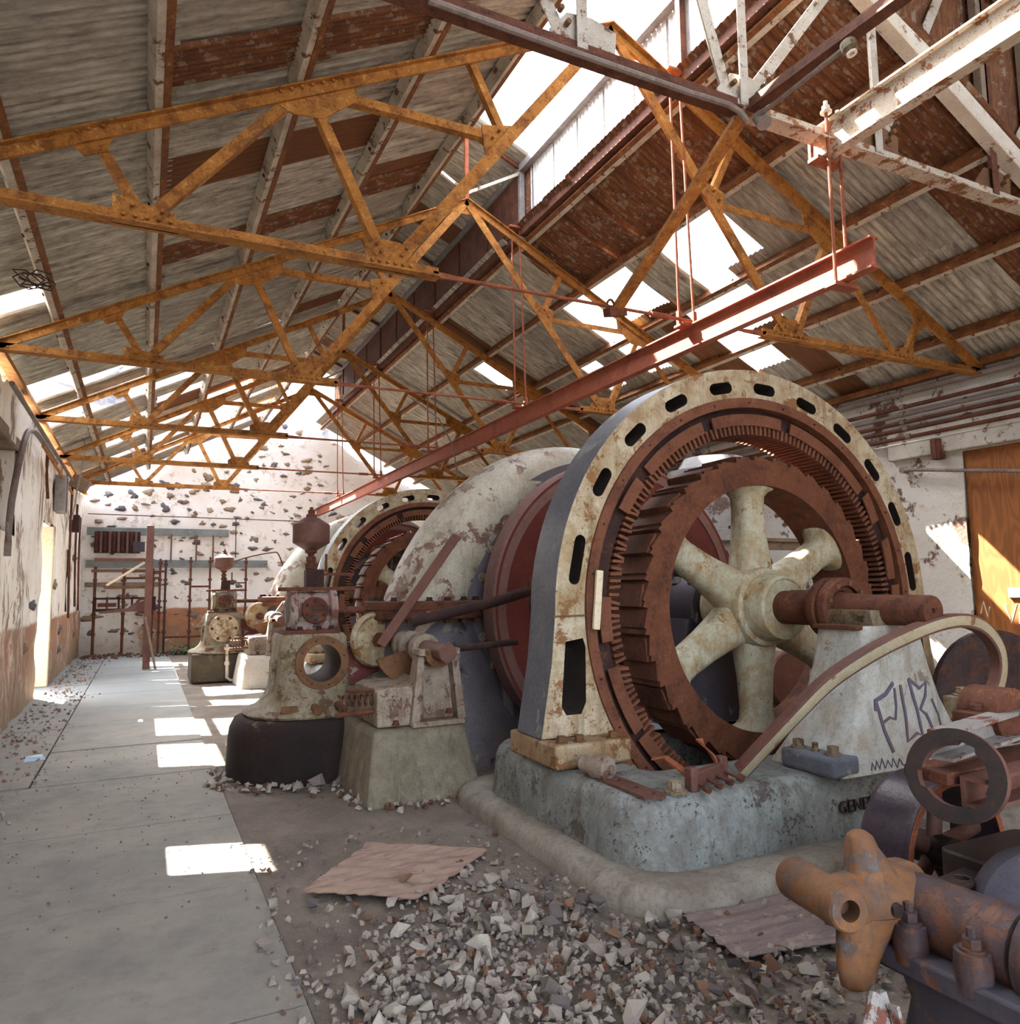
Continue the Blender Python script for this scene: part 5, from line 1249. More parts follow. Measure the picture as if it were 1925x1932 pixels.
# ================================================================== RIGHT WALL FITTINGS
m_ = MB(); m_.box((XR+.045, 4.45, 1.585), (.03, 2.34, 3.13)); ply = tag(m_.build('plywood_board', MAT['ply'], bevel=.003), 'orange-brown plywood board closing the opening in the right wall', 'board')
m_ = MB(); m_.box((XR+.02, 4.62, 1.46), (.03, 1.2, .11)); m_.build('batten', MAT['wood'], ply, bevel=.004)
m_ = MB()
def W(pts): stroke(m_, [(XR+.030, y, z) for y, z in pts], .016, (-1, 0, 0), .004)
W([(5.28, 1.33), (5.22, 1.12), (5.15, 1.34)]); W([(5.13, 1.24), (5.08, 1.20), (5.08, 1.12), (5.13, 1.12), (5.13, 1.24), (5.06, 1.12)]); W([(5.03, 1.24), (5.02, 1.13), (4.96, 1.14), (4.95, 1.24), (4.94, 1.12)]); W([(4.89, 1.34), (4.88, 1.12)]); W([(5.56, 1.22), (5.52, 1.36), (5.48, 1.18), (5.45, 1.30)])
m_.build('writing', MAT['chalk'], ply, smooth=0)
m_ = MB(); m_.box((XR-.02, 5.0, 3.34), (.16, 3.1, .36)); tag(m_.build('lintel', MAT['lintel'], bevel=.015), 'pale painted lintel above the plywood board', 'lintel')
m_ = MB(); m_.box((XR-.10, 5.86, 3.21), (.12, .11, .25)); m_.box((XR-.13, 5.86, 3.21), (.10, .05, .25)); tag(m_.build('bracket', MAT['brown'], bevel=.006), 'short rusty channel bracket at the end of the pale lintel', 'bracket')
for z, r, nm, mt in ((4.02, .038, 'topmost and thickest of the wall pipes under the right eave', 'pipegrey'), (3.835, .026, 'second of the wall pipes under the right eave', 'brown'), (3.737, .026, 'third of the wall pipes under the right eave, greyish', 'pipegrey'), (3.637, .026, 'fourth of the wall pipes under the right eave', 'brown'), (3.547, .026, 'fifth of the wall pipes under the right eave', 'brown'), (3.440, .026, 'lowest thick one of the wall pipes, just above the lintel', 'brown')):
    t = thing('wall_pipe', 'rusty conduit, '+nm, 'pipe', (XR-.1, 6, z), 'wall pipes')
    m_ = MB(); m_.tube([(XR-.10, 1.5, z-.01), (XR-.10, 21, z)], r, 10); m_.build('tube', MAT[mt], t)
    for y in (6.23+.04*((z*100) % 2), 10.2, 14.1):
        m_ = MB(); m_.cyl((XR-.10, y-.03, z), (XR-.10, y+.03, z), r*1.45, 12); m_.build('coupling', MAT['pipegrey'], t)
m_ = MB(); m_.tube([(XR-.13, 6.3, 3.02), (XR-.15, 4.0, 2.66)], .022, 10); m_.cyl((XR-.13, 6.34, 3.02), (XR-.02, 6.34, 3.02), .04, 12)
tag(m_.build('handrail_pipe', MAT['pipegrey'], smooth=40), 'level grey pipe crossing in front of the plywood board', 'pipe')
m_ = MB(); m_.tube([(XR-.10, 6.8, 3.36), (XR-.10, 3.0, 3.36)], .012, 8); tag(m_.build('thin_pipe', MAT['lintel']), 'thin cream pipe running along the pale lintel', 'pipe')

# ================================================================== LEFT WALL FITTINGS
def wallpipe(pts, r, mat, lab, name='conduit'):
    m_ = MB(); m_.tube(crom(pts, 3), r, 8); return tag(m_.build(name, MAT[mat]), lab, 'pipe')
wallpipe([(XL+.12, 9.6, 2.0), (XL+.12, 9.7, 2.6), (XL+.12, 10.4, 3.4), (XL+.12, 10.9, 3.62), (XL+.13, 11.6, 3.68), (XL+.13, 13.8, 3.66)], .035, 'pipegrey', 'grey conduit bending up beside the left wall window')
wallpipe([(XL+.12, 9.3, 3.82), (XL+.12, 17.0, 3.80)], .028, 'pipegrey', 'pale conduit along the top of the left wall, upper one')
wallpipe([(XL+.14, 12.0, 3.62), (XL+.14, 16.8, 3.52)], .024, 'truss', 'orange conduit along the top of the left wall, lower one')
for y, z0, z1, lab in ((12.9, 3.0, 3.7, 'nearest short drop pipe on the left wall'), (17.2, 1.1, 3.7, 'tall dark drop pipe left of the switch rack'), (18.6, 1.3, 3.5, 'second tall drop pipe left of the switch rack'), (19.6, 1.2, 3.3, 'third drop pipe in the far left corner')):
    wallpipe([(XL+.10, y, z1), (XL+.10, y, (z0+z1)/2), (XL+.12, y+.1, z0)], .022, 'brown', 'rusty conduit, '+lab)
m_ = MB(); m_.box((XL+.12, 14.9, 3.28), (.16, .50, .62)); m_.box((XL+.21, 14.9, 3.28), (.02, .10, .60)); tag(m_.build('switch_box', MAT['steel'], bevel=.02), 'long grey metal switch box high on the left wall', 'box')
m_ = MB(); m_.box((XL+.14, 17.6, 3.0), (.18, .35, .34)); tag(m_.build('switch_box', MAT['darkbrown'], bevel=.015), 'dark square switch box high on the left wall, beyond the grey one', 'box')
m_ = MB(); m_.box((XL+.22, 17.3, 3.78), (.34, .30, .26), Matrix.Rotation(.5, 3, 'Y')); tag(m_.build('floodlight', MAT['wood'], bevel=.02), 'tilted old floodlight box at the top of the left wall', 'lamp')
wallpipe([(XL+.15, 15.3, 4.35), (XL+.35, 15.4, 4.38), (XL+.40, 15.5, 4.2), (XL+.32, 15.5, 3.5), (XL+.25, 15.5, 2.9)], .012, 'steel', 'thin grey wire loop rising above the grey switch box', 'wire')

# ================================================================== SWITCH RACK IN THE FAR CORNER
m_ = MB(); m_.box((.09, 17.6, 1.49), (.14, .12, 3.0)); tag(m_.build('iron_post', MAT['tank'], bevel=.006), 'thick rust-red iron post standing clear of the far wall', 'post')
m_ = MB(); m_.box((.16, 17.45, .52), (.05, .04, 1.15), Matrix.Rotation(-.20, 3, 'Y')); tag(m_.build('wooden_prop', MAT['wood'], bevel=.004), 'slanting wooden lath leaning on the rust-red iron post', 'lath')
def hbar(name, x0, x1, y, z, h, mat, lab, cat='beam', d=.06):
    m_ = MB(); m_.box(((x0+x1)/2, y, z), (x1-x0, d, h)); return tag(m_.build(name, MAT[mat], bevel=.006), lab, cat)
hbar('timber_rail', -1.36, 2.06, 21.96, 3.17, .20, 'greywood', 'upper grey timber rail on the far wall above the pipe posts')
hbar('timber_rail', -1.36, 3.10, 21.96, 2.33, .20, 'greywood', 'middle grey timber rail on the far wall behind the pipe posts')
hbar('timber_rail', -1.36, .36, 21.94, 1.79, .12, 'wood', 'short dark timber rail, lowest on the far wall')
hbar('shelf_iron', -.95, .02, 17.9, 2.28, .07, 'tank', 'flat iron arm from the iron post to the left wall, upper', 'iron')
hbar('shelf_iron', -1.0, .02, 18.0, 2.05, .06, 'tank', 'flat iron arm from the iron post to the left wall, middle', 'iron')
hbar('shelf_iron', -.75, .02, 17.7, 1.70, .06, 'goldrust', 'short flat iron arm halfway up the iron post', 'iron')
m_ = MB(); m_.plate([(-.82, 1.16), (.03, 1.20), (.03, 1.42), (-.18, 1.36), (-.30, 1.26), (-.82, 1.20)], [], ((0, 17.75, 0), (1, 0, 0), (0, 0, 1)), -.05); tag(m_.build('bracket', MAT['tank'], smooth=0), 'tapering brown cast bracket on the side of the iron post', 'bracket')
m_ = MB(); m_.sweep([(-.70, 17.7, 1.74), (.0, 17.7, 2.22)], [(-.015, -.025), (.015, -.025), (.015, .025), (-.015, .025)]); tag(m_.build('stay', MAT['jamb'], smooth=0), 'pale diagonal stay below the upper flat iron arm', 'stay')
posn = [(-1.11, 2.25), (-.46, 2.2), (.21, 2.2), (.37, 2.45), (.50, 2.42), (1.10, 2.5), (1.58, 2.5), (2.49, 2.48)]
names = ['leftmost', 'second from the left', 'third from the left, behind the iron post', 'fourth from the left', 'fifth from the left, bluish', 'sixth from the left', 'seventh from the left', 'rightmost']
for i, (x, h) in enumerate(posn):
    t = thing('pipe_post', 'thin rusty switch-rack pipe post, '+names[i], 'post', (x, 21.6, 0), 'switch rack pipe posts')
    m_ = MB(); m_.tube([(x, 21.6, -.03), (x, 21.6, h)], .036 if i in (0, 1) else .028, 10); m_.build('pipe', MAT['brown' if i != 4 else 'bluewheel'], t)
    for z in (.55, 1.05, 1.35, 1.9, h-.12): MB().cyl((x, 21.6, z-.03), (x, 21.6, z+.03), .05, 10).build('coupling', MAT['brown'], t)
for x0, x1, z, lab in ((-1.11, .21, 1.44, 'rusty cross pipe at waist height of the left rack bays'), (-1.11, .21, 1.16, 'rusty cross pipe below the instrument frames'), (1.10, 1.58, 1.72, 'short cross pipe between the sixth and seventh rack posts'), (.50, 1.95, .42, 'low cross pipe near the floor behind the far governor'), (-.46, .5, 2.12, 'upper cross pipe of the left rack bays'), (-.46, .37, 1.95, 'thin cross pipe just under the upper one')):
    m_ = MB(); m_.tube([(x0, 21.56, z), (x1, 21.56, z)], .026, 8); tag(m_.build('cross_pipe', MAT['brown']), lab, 'pipe')
t = thing('resistor_bank', 'dark resistor bank of coiled grids under the upper timber rail', 'resistor', (-.65, 21.7, 2.6))
m_ = MB(); m_.box((-.65, 21.88, 2.88), (1.06, .03, .56)); m_.build('back_panel', MAT['darkbrown'], t)
for k in range(5):
    x = -1.12+.20*k; m_ = MB(); m_.tube([(x+.035*math.sin(j*1.57), 21.72, 2.64+.011*j) for j in range(44)], .013, 5); m_.build('coil', MAT['brown'], t)
    m_ = MB(); m_.box((x+.10, 21.74, 2.88), (.05, .05, .54)); m_.build('divider', MAT['tank'], t)
m_ = MB(); m_.box((-.15, 21.70, 2.76), (.28, .08, .26)); m_.build('cover_plate', MAT['bluewheel'], t, bevel=.004)
for dx, lab in ((-.82, 'square open instrument frame on the rack, left'), (.0, 'round-backed instrument frame on the rack, beside the iron post')):
    t = thing('instrument_frame', 'rusty '+lab, 'instrument', (dx, 21.5, 1.1)); m_ = MB()
    for s_ in (-1, 1): m_.box((dx+s_*.26, 21.48, 1.30), (.05, .05, .36))
    m_.box((dx, 21.48, 1.14), (.56, .06, .05)); m_.box((dx, 21.48, 1.44), (.56, .05, .04)); m_.build('frame', MAT['darkbrown'], t, bevel=.004)
    m_ = MB()
    if dx < -.5: m_.box((dx, 21.46, 1.28), (.42, .03, .10)); m_.cyl((dx, 21.44, 1.1), (dx, 21.44, 1.48), .025, 10)
    else: m_.lathe((dx, 21.46, 1.25), (0, -1, 0), [(.14, 0), (.20, 0), (.20, .04), (.14, .04)], 24, 0, 2*PI, closed_prof=True)
    m_.build('movement', MAT['brown'], t, smooth=30)
m_ = MB(); m_.tube([(XL+.1, 21.95, 3.61), (4.6, 21.95, 3.55)], .014, 6); m_.tube([(2.24, 21.95, 3.58), (2.25, 21.95, 2.5)], .014, 6); tag(m_.build('wall_rod', MAT['brown']), 'long thin rod across the far wall with a drop at its middle', 'rod')
for x, z0, z1, lab in ((.62, 2.4, 3.1, 'thin iron hanger under the upper rail, left'), (1.24, 2.4, 3.1, 'thin iron hanger under the upper rail, middle'), (1.66, 2.4, 3.1, 'thin iron hanger under the upper rail, right')):
    m_ = MB(); m_.tube([(x, 21.9, z0), (x, 21.9, z1)], .022, 6); tag(m_.build('iron_hanger', MAT['tank']), lab, 'iron')
m_ = MB(); m_.tube(crom([(1.7, 20.0, 2.2), (2.3, 20.0, 2.42), (2.9, 20.0, 2.55), (3.1, 20.0, 2.5), (3.3, 20.0, 1.9), (3.45, 20, 1.3)]), .018, 6); m_.cyl((3.45, 20, 1.02), (3.45, 20, 1.3), .05, 8)
tag(m_.build('bent_rod', MAT['brown']), 'thin bent rod arching above the far governor', 'rod')

# ================================================================== BEHIND THE NEAREST ALTERNATOR
t = thing('valve_column', 'tall grey-white flanged valve column seen through the alternator spokes', 'valve', (6.95, 7.9, 0))
m_ = MB(); m_.lathe((6.95, 7.9, 0), (0, 0, 1), [(.62, -.02), (.62, .2), (.50, .3), (.46, 1.2), (.44, 1.65), (.58, 1.70), (.58, 1.80), (.46, 1.84), (.46, 2.12), (.62, 2.16), (.62, 2.30), (.56, 2.31), (.54, 2.95), (.62, 3.0), (.62, 3.12), (.50, 3.13), (.40, 3.3), (0, 3.35)], 40); col_ = m_.build('body', MAT['valvecol'] if 'valvecol' in MAT else MAT['turbine'], t)
m_ = MB(); m_.cyl((6.6, 7.45, 1.95), (6.55, 7.40, 1.95), .12, 20); m_.build('port', MAT['brown'], col_)
m_ = MB()
for k in range(16):
    a = 2*PI*k/16; m_.hexbolt((6.95+.58*math.cos(a), 7.9+.58*math.sin(a), 2.30), (0, 0, 1), .03, .04); m_.hexbolt((6.95+.54*math.cos(a), 7.9+.54*math.sin(a), 1.80), (0, 0, 1), .03, .04)
m_.build('bolt', MAT['brown'], col_)
m_ = MB(); m_.lathe((6.6, 6.35, .52), (0, 1, 0), [(0, 0), (.30, 0), (.32, .02), (.32, .10), (.30, .12), (.30, .5), (.32, .52), (.32, .6), (0, .62)], 36); m_.cyl((6.6, 6.5, .0), (6.6, 6.5, .3), .16, 12); m_.cyl((6.6, 6.8, .0), (6.6, 6.8, .3), .16, 12)
tag(m_.build('oil_cylinder', MAT['tank']), 'short rust-red cylinder lying behind the lower right spoke', 'cylinder')
m_ = MB(); m_.loft([[(5.55-.2, 6.3, 0), (5.55+.2, 6.3, 0), (5.55+.2, 6.7, 0), (5.55-.2, 6.7, 0)], [(5.55-.13, 6.35, .95), (5.55+.13, 6.35, .95), (5.55+.13, 6.65, .95), (5.55-.13, 6.65, .95)]])
tag(m_.build('pillar', MAT['bed2'], bevel=.02), 'pale stained pillar seen under the alternator hub', 'pillar')
m_ = MB(); m_.box((8.0, 7.6, 2.18), (1.4, .30, .05)); m_.box((8.0, 7.55, 2.10), (1.3, .06, .10)); tag(m_.build('wall_shelf', MAT['wood'], bevel=.006), 'narrow wooden shelf on the right wall beyond the spokes', 'shelf')
m_ = MB(); m_.lathe((6.35, 3.95, .62), (-.35, -1, .05), [(0, 0), (.55, 0), (.57, .02), (.57, .08), (.55, .10), (0, .06)], 40)
tag(m_.build('cover_disc', MAT['purplemetal'], smooth=40), 'large purple-brown round cover standing behind the right end of the curved guard', 'cover')

# ================================================================== CASTINGS IN THE NEAR RIGHT CORNER
t = thing('lever_casting', 'orange-rusted three-armed lever casting with a hollow boss on a bolted bearing block', 'casting', (2.2, 1.6, 0))
m_ = MB(); m_.lathe((1.845, 1.60, .665), (.30, 1, -.06), [(.030, 0), (.056, 0), (.062, .008), (.066, .30), (.062, .31), (0, .31)], 32); m_.lathe((1.845, 1.60, .665), (.30, 1, -.06), [(.030, 0), (.030, .1), (0, .1)], 24); bs_ = m_.build('hollow_boss', MAT['castorange'], t)
rings = []
for k, (x, y, z, r) in enumerate(((1.86, 1.70, .662, .055), (1.93, 1.71, .645, .072), (2.02, 1.71, .625, .090), (2.10, 1.71, .605, .108), (2.17, 1.71, .590, .118), (2.21, 1.71, .582, .112))):
    rings.append([Vector((x, y, z))+Vector((.12*math.sin(q)*r, r*math.cos(q), r*math.sin(q))) for q in [2*PI*j/24 for j in range(24)]])
m_ = MB(); m_.loft(rings); m_.build('lever_body', MAT['castorange'], t, smooth=60)
m_ = MB(); m_.loft([[Vector((x+a*w_, 1.71+b_*d_, z)) for a, b_ in [(math.cos(q), math.sin(q)) for q in [2*PI*j/16 for j in range(16)]]] for x, z, w_, d_ in ((2.08, .64, .13, .09), (2.06, .72, .085, .06), (2.035, .78, .055, .045), (2.03, .815, .04, .038), (2.03, .83, .02, .02))]); m_.build('upper_lug', MAT['castorange'], t, smooth=60)
m_ = MB(); m_.loft([[Vector((x+a*w_, 1.70+b_*d_, z)) for a, b_ in [(math.cos(q), math.sin(q)) for q in [2*PI*j/16 for j in range(16)]]] for x, z, w_, d_ in ((2.06, .60, .12, .09), (2.01, .52, .10, .06), (1.985, .46, .085, .04), (1.98, .40, .07, .03), (1.98, .385, .04, .025))]); m_.build('lower_lug', MAT['castorange'], t, smooth=60)
m_ = MB(); m_.cyl((2.055, 1.618, .625), (2.053, 1.604, .624), .020, 16); m_.build('oil_hole', MAT['black'], t)
m_ = MB(); m_.lathe((2.215, 1.76, .575), (.02, -1, 0), [(.09, 0), (.128, 0), (.132, .01), (.132, .05), (.12, .06), (.09, .06)], 36); m_.build('thrust_collar', MAT['castorange'], t)
AX = Vector((.02, -1, -.0)).normalized()
m_ = MB(); m_.lathe((2.215, 1.68, .575), AX, [(.0, 0), (.105, 0), (.112, .01), (.112, .34), (.10, .35), (.125, .36), (.13, .37), (.13, .42), (.115, .43), (.115, .46), (.135, .47), (.135, .54), (0, .54)], 40); bb = m_.build('bearing_cap', MAT['purplemetal'], t)
for dx in (-.125, .115):
    for dy in (1.60, 1.41):
        m_ = MB(); m_.lathe((2.215+dx, dy, .535), (0, 0, 1), [(0, -.06), (.045, -.06), (.05, .0), (.046, .05), (.0, .055)], 20); m_.hexbolt((2.215+dx, dy, .585), (0, 0, 1), .026, .035, .025); m_.build('cap_bolt', MAT['purplemetal'], bb)
m_ = MB(); m_.box((2.22, 1.46, .475), (.34, .48, .07)); m_.loft([[(2.22+x, 1.44+y, z) for x, y in rrect(-hx, -hy, hx, hy, .06, 5)] for z, hx, hy in ((.45, .15, .22), (.36, .13, .20), (.2, .17, .22), (.0, .26, .3), (-.03, .28, .32))]); m_.build('bearing_base', MAT['darkpurple'] if 'darkpurple' in MAT else MAT['purplemetal'], t, bevel=.012)
m_ = MB(); m_.tube([(2.05, 1.30, .42), (2.05, 1.30, .22)], .024, 10); m_.lathe((2.38, 1.14, .50), (-.5, -1, 0), [(0, 0), (.03, 0), (.03, .02), (0, .02)], 12); m_.build('drain', MAT['purplemetal'], t)
m_ = MB(); m_.loft([[(1.895, 1.585, .43), (1.955, 1.585, .43), (1.955, 1.60, .43), (1.895, 1.60, .43)], [(1.80, 1.545, .33), (1.95, 1.545, .33), (1.95, 1.56, .33), (1.80, 1.56, .33)], [(1.70, 1.50, .22), (1.945, 1.50, .22), (1.945, 1.515, .22), (1.70, 1.515, .22)], [(1.62, 1.44, -.02), (1.94, 1.44, -.02), (1.94, 1.455, -.02), (1.62, 1.455, -.02)]])
m_.tube([(1.90, 1.58, .44), (1.795, 1.54, .33), (1.69, 1.495, .22), (1.61, 1.435, -.0)], .014, 8); m_.box((1.935, 1.50, .2), (.012, .03, .44), Matrix.Rotation(-.22, 3, 'X'))
tag(m_.build('bent_plate', MAT['plate2'] if 'plate2' in MAT else MAT['plate'], smooth=30), 'bent rusty plate with a rolled edge leaning below the lever casting', 'plate')

NR = Vector((-.93, -.32, .22)).normalized()
t = thing('gear_casting', 'pair of rusty channel beams with a notched black ring on their end', 'casting', (3.3, 2.1, 0))
m_ = MB(); pr_o = circ(.182, 56); pr_i = []
for i in range(56):
    r = .118+(.016 if 8 < i % 19 < 14 else 0); pr_i.append((r*math.cos(2*PI*i/56), r*math.sin(2*PI*i/56)))
e1 = Vector((0, 0, 1)).cross(NR).normalized(); e2 = NR.cross(e1)
m_.plate(pr_o, [pr_i], (Vector((2.93, 2.0, .83)), e1, e2), -.055, 0, 1, 1); rg = m_.build('notched_ring', [MAT['black'], MAT['tank']], t, smooth=35, bevel=.004)
def Csec(w_, h, th=.014): return [(0, 0), (w_, 0), (w_, th), (th, th), (th, h-th), (w_, h-th), (w_, h), (0, h)]
m_ = MB(); m_.sweep([(3.00, 2.12, .86), (4.6, 2.30, .93)], [(a-.03, b) for a, b in Csec(.10, .12)], upv=(0, 0, 1)); m_.build('channel', MAT['plate2'], t, smooth=0)
m_ = MB(); m_.sweep([(2.98, 1.98, .70), (4.6, 2.10, .72)], [(a-.03, b) for a, b in Csec(.10, .12)], upv=(0, 0, 1)); m_.build('channel', MAT['tank'], t, smooth=0)
m_ = MB(); m_.box((3.7, 2.14, .80), (1.5, .20, .05)); m_.box((3.9, 2.15, .36), (.16, .2, .72)); m_.box((4.4, 2.2, .40), (.16, .2, .8)); m_.build('tie_plate', MAT['brown'], t, bevel=.006)
m_ = MB(); m_.lathe((3.62, 2.36, .98), (0, -1, 0), [(.0, 0), (.12, 0), (.125, .02), (.125, .2), (0, .2)], 24, 0, 2*PI); m_.box((3.62, 2.26, .97), (.36, .16, .05)); m_.hexbolt((3.50, 2.26, .99), (0, 0, 1), .03, .04); m_.build('bearing_cap', MAT['brown'], t, bevel=.005)
t = thing('spoked_pulley', 'dark spoked pulley wheel with a glossy blue-black rim standing by the kerb', 'pulley', (3.28, 2.42, 0))
PX, PY, PZ, PR = 3.39, 2.32, .345, .345
m_ = MB(); m_.lathe((PX, PY, PZ), (0, 1, 0), [(PR-.03, 0), (PR, 0), (PR+.006, .015), (PR+.003, .03), (PR+.003, .22), (PR+.006, .235), (PR, .25), (PR-.03, .25), (PR-.022, .12)], 64, closed_prof=True); m_.build('rim', [MAT['bluewheel']], t)
m_ = MB(); m_.lathe((PX, PY-.002, PZ), (0, 1, 0), [(PR-.03, 0), (PR, 0), (PR, -.004), (PR-.03, -.004)], 64, closed_prof=True); m_.build('rim_edge', MAT['truss_red'], t)
m_ = MB(); m_.lathe((PX, PY, PZ), (0, 1, 0), [(0, -.02), (.035, -.02), (.035, .02), (.075, .02), (.075, .24), (0, .24)], 24); m_.build('hub', MAT['black'], t)
for k in range(5):
    a = PI/2-.12+k*2*PI/5; c = Vector((math.cos(a), 0, math.sin(a))); u = Vector((-math.sin(a), 0, math.cos(a)))
    m_ = MB(); m_.loft([[Vector((PX, PY+.12, PZ))+c*r+u*(w_*math.cos(q))+Vector((0, .03*math.sin(q), 0)) for q in [2*PI*i/12 for i in range(12)]] for r, w_ in ((.06, .045), (.2, .036), (PR-.02, .04))]); m_.build('spoke', MAT['tank'], t, smooth=50)
m_ = MB(); m_.cyl((3.39, 2.25, .345), (3.39, 1.7, .345), .03, 12); m_.build('axle', MAT['black'], t)
t = thing('end_cover', 'round dark end cover of a gearbox at the right edge, in front of the pulley', 'cover', (3.1, 1.75, 0))
m_ = MB(); m_.lathe((3.02, 1.74, .36), (-.55, -1, .1), [(0, .05), (.12, .05), (.2, .03), (.235, 0), (.24, -.02), (.24, -.07), (.20, -.08), (0, -.08)], 40); m_.build('cover', MAT['darkpurple'], t)
m_ = MB(); m_.loft([[(3.2+x, 1.95+y, z) for x, y in rrect(-.2, -.18, .35, .2, .05, 4)] for z in (-.02, .5)]); m_.build('gearbox', MAT['black'], t, bevel=.01)
m_ = MB(); m_.plate([(-.10, -.05), (.10, -.05), (.12, .05), (-.12, .05)], [circ(.028, 14, 0, 0)], ((2.86, 1.95, .45), (1, .1, 0), (-.1, 1, 0)), .02); m_.box((2.86, 1.96, .22), (.12, .10, .46)); m_.build('flange_ear', MAT['black'], t, bevel=.004)
m_ = MB(); m_.plate([(-.09, -.10), (.10, -.12), (.12, .10), (-.08, .10)], [], ((2.60, 1.42, .50), (1, .2, 0), (-.2, 1, 0)), .03); m_.box((2.62, 1.42, .25), (.10, .10, .5)); tag(m_.build('anchor_plate', MAT['brown'], bevel=.005), 'small flat rusty plate on a post right of the bearing block', 'plate')

# ================================================================== FLOOR LITTER
def bent_sheet(name, pts, mat, lab, seed, amp=.02):
    """corrugation-free flattened sheet over a quad, slightly curled"""
    a, b, c, d = [Vector(q) for q in pts]; m_ = MB(); n_ = 22; r = random.Random(seed)
    for i in range(n_+1):
        for j in range(n_+1):
            u, v = i/n_, j/n_
            ed = max(abs(u-.5), abs(v-.5))*2
            uu = u+(r.uniform(-.012, .012) if ed > .99 else 0); vv = v+(r.uniform(-.012, .012) if ed > .99 else 0)
            q = a*(1-uu)*(1-vv)+b*uu*(1-vv)+c*uu*vv+d*(1-uu)*vv
            h = .022+amp*noise.noise(Vector((q.x*2.2+seed, q.y*2.2, 0)))+.006*math.sin(v*34)+amp*.9*max(0, ed-.8)*5*abs(noise.noise(Vector((q.x*3, q.y*3, seed))))
            m_.v.append((q.x, q.y, h))
    N2 = len(m_.v); m_.v += [(x, y, z-.004) for x, y, z in m_.v]
    def I(i, j): return i*(n_+1)+j
    for i in range(n_):
        for j in range(n_):
            f = (I(i, j), I(i+1, j), I(i+1, j+1), I(i, j+1)); m_.f.append(f); m_.m.append(0); m_.f.append(tuple(k+N2 for k in f[::-1])); m_.m.append(0)
    return tag(m_.build(name, mat, smooth=50, fix=False), lab, 'sheet')
bent_sheet('scrap_sheet', [(.80, 4.19, 0), (1.31, 3.81, 0), (1.91, 4.29, 0), (1.30, 4.78, 0)], MAT['floorsheet'], 'flat pinkish-rust metal sheet lying on the floor in front of the kerb', 3)
bent_sheet('scrap_sheet', [(2.33, 2.61, 0), (2.85, 2.50, 0), (3.02, 3.0, 0), (2.36, 3.02, 0)], MAT['floorsheet2'], 'dull grey-brown metal sheet on the rubble near the hollow boss', 8, .015)
def rubmesh(seed, mat):
    b = bmesh.new(); r = random.Random(seed)
    for _ in range(r.randint(9, 14)):
        b.verts.new((r.uniform(-1, 1), r.uniform(-.75, .75), r.uniform(-.6, .6)))
    bmesh.ops.convex_hull(b, input=b.verts)
    for v in [v for v in b.verts if not v.link_faces]: b.verts.remove(v)
    me = bpy.data.meshes.new('rubble_stone'); b.to_mesh(me); b.free(); me.materials.append(mat); return me
RM = {k: [rubmesh(i*7+len(k), MAT[k]) for i in range(9)] for k in ('rub_pale', 'rub_dark', 'rub_brown')}
rb = random.Random(11)
KEEP = [(1.52, 2.60, 5.5, 6.8), (2.15, 7, 3.1, 6.7)]
def dens(x, y):
    if any(a < x < b and c < y < d for a, b, c, d in KEEP): return 0
    if x < .52: return 0
    if 6.4 < y < 7.9 and x < 2.2: return 0
    edge = max(0, min(1, (x-.50-(max(0, y-2.6))*.40)/.30)) if y < 4.4 else 0
    heap = edge*max(0, 1-abs(y-2.75)/1.35)
    d = math.hypot((x-1.75)*.9, (y-2.75)*1.0)
    return min(1, heap*1.0+.9*math.exp(-d*d/.5)+(.9 if (.55 < x < 1.5 and y < 2.9) else 0)+(.12 if y < 5.2 else .05))
GR = 'rubble on the floor'
LAB = {'rub_pale': 'pale broken stone chip in the rubble heap on the dirt floor', 'rub_dark': 'dark broken stone chip in the rubble heap on the dirt floor', 'rub_brown': 'brown brick-like fragment in the rubble heap on the dirt floor'}
cand = []
while len(cand) < 300:
    x, y = rb.uniform(.5, 3.1), rb.uniform(1.75, 4.9)
    if rb.random() > dens(x, y): continue
    if 1.3 < x-.0 and False: continue
    # keep the sheets mostly clear
    if .9 < x < 1.8 and 3.95 < y < 4.65 or 2.4 < x < 2.95 and 2.6 < y < 3.0: continue
    if 1.9 < x < 2.6 and 1.0 < y < 1.85: continue
    k = rb.choices(('rub_pale', 'rub_dark', 'rub_brown'), (.68 if x < 1.9 else .35, .2 if x < 1.9 else .52, .13))[0]  # more dark stones at the right stand in for the shade there
    s_ = rb.choice((.024, .028, .032, .036, .042, .05))*rb.uniform(.85, 1.2)
    cand.append((x, y, k, s_))
for x, y, k, s_ in cand:
    o = bpy.data.objects.new('rubble_stone', rb.choice(RM[k])); COL.objects.link(o)
    pile = .05*max(0, 1-math.hypot(x-1.7, y-2.75)/.9)
    o.location = (x, y, s_*.42+rb.uniform(0, pile)*.5-.003); o.scale = (s_, s_, s_); o.rotation_euler = (rb.uniform(-.5, .5), rb.uniform(-.5, .5), rb.uniform(0, 6.3))
    size = 'large' if s_ > .041 else ('middling' if s_ > .029 else 'small')
    kind = {'rub_pale': 'pale broken stone', 'rub_dark': 'dark broken stone', 'rub_brown': 'brown brick-like fragment'}[k]
    if y > 3.9: where = 'lying loose beyond the rubble heap, level with the pinkish scrap sheet'
    elif x > 2.3: where = 'near the dull sheet at the right of the rubble heap'
    elif y > 3.1: where = 'at the back of the rubble heap, towards the kerb'
    elif x < 1.0: where = 'at the left fringe of the rubble heap by the concrete slab'
    else: where = 'in the thick front part of the rubble heap'
    tag(o, size+' '+kind+' '+where, 'stone', GR)
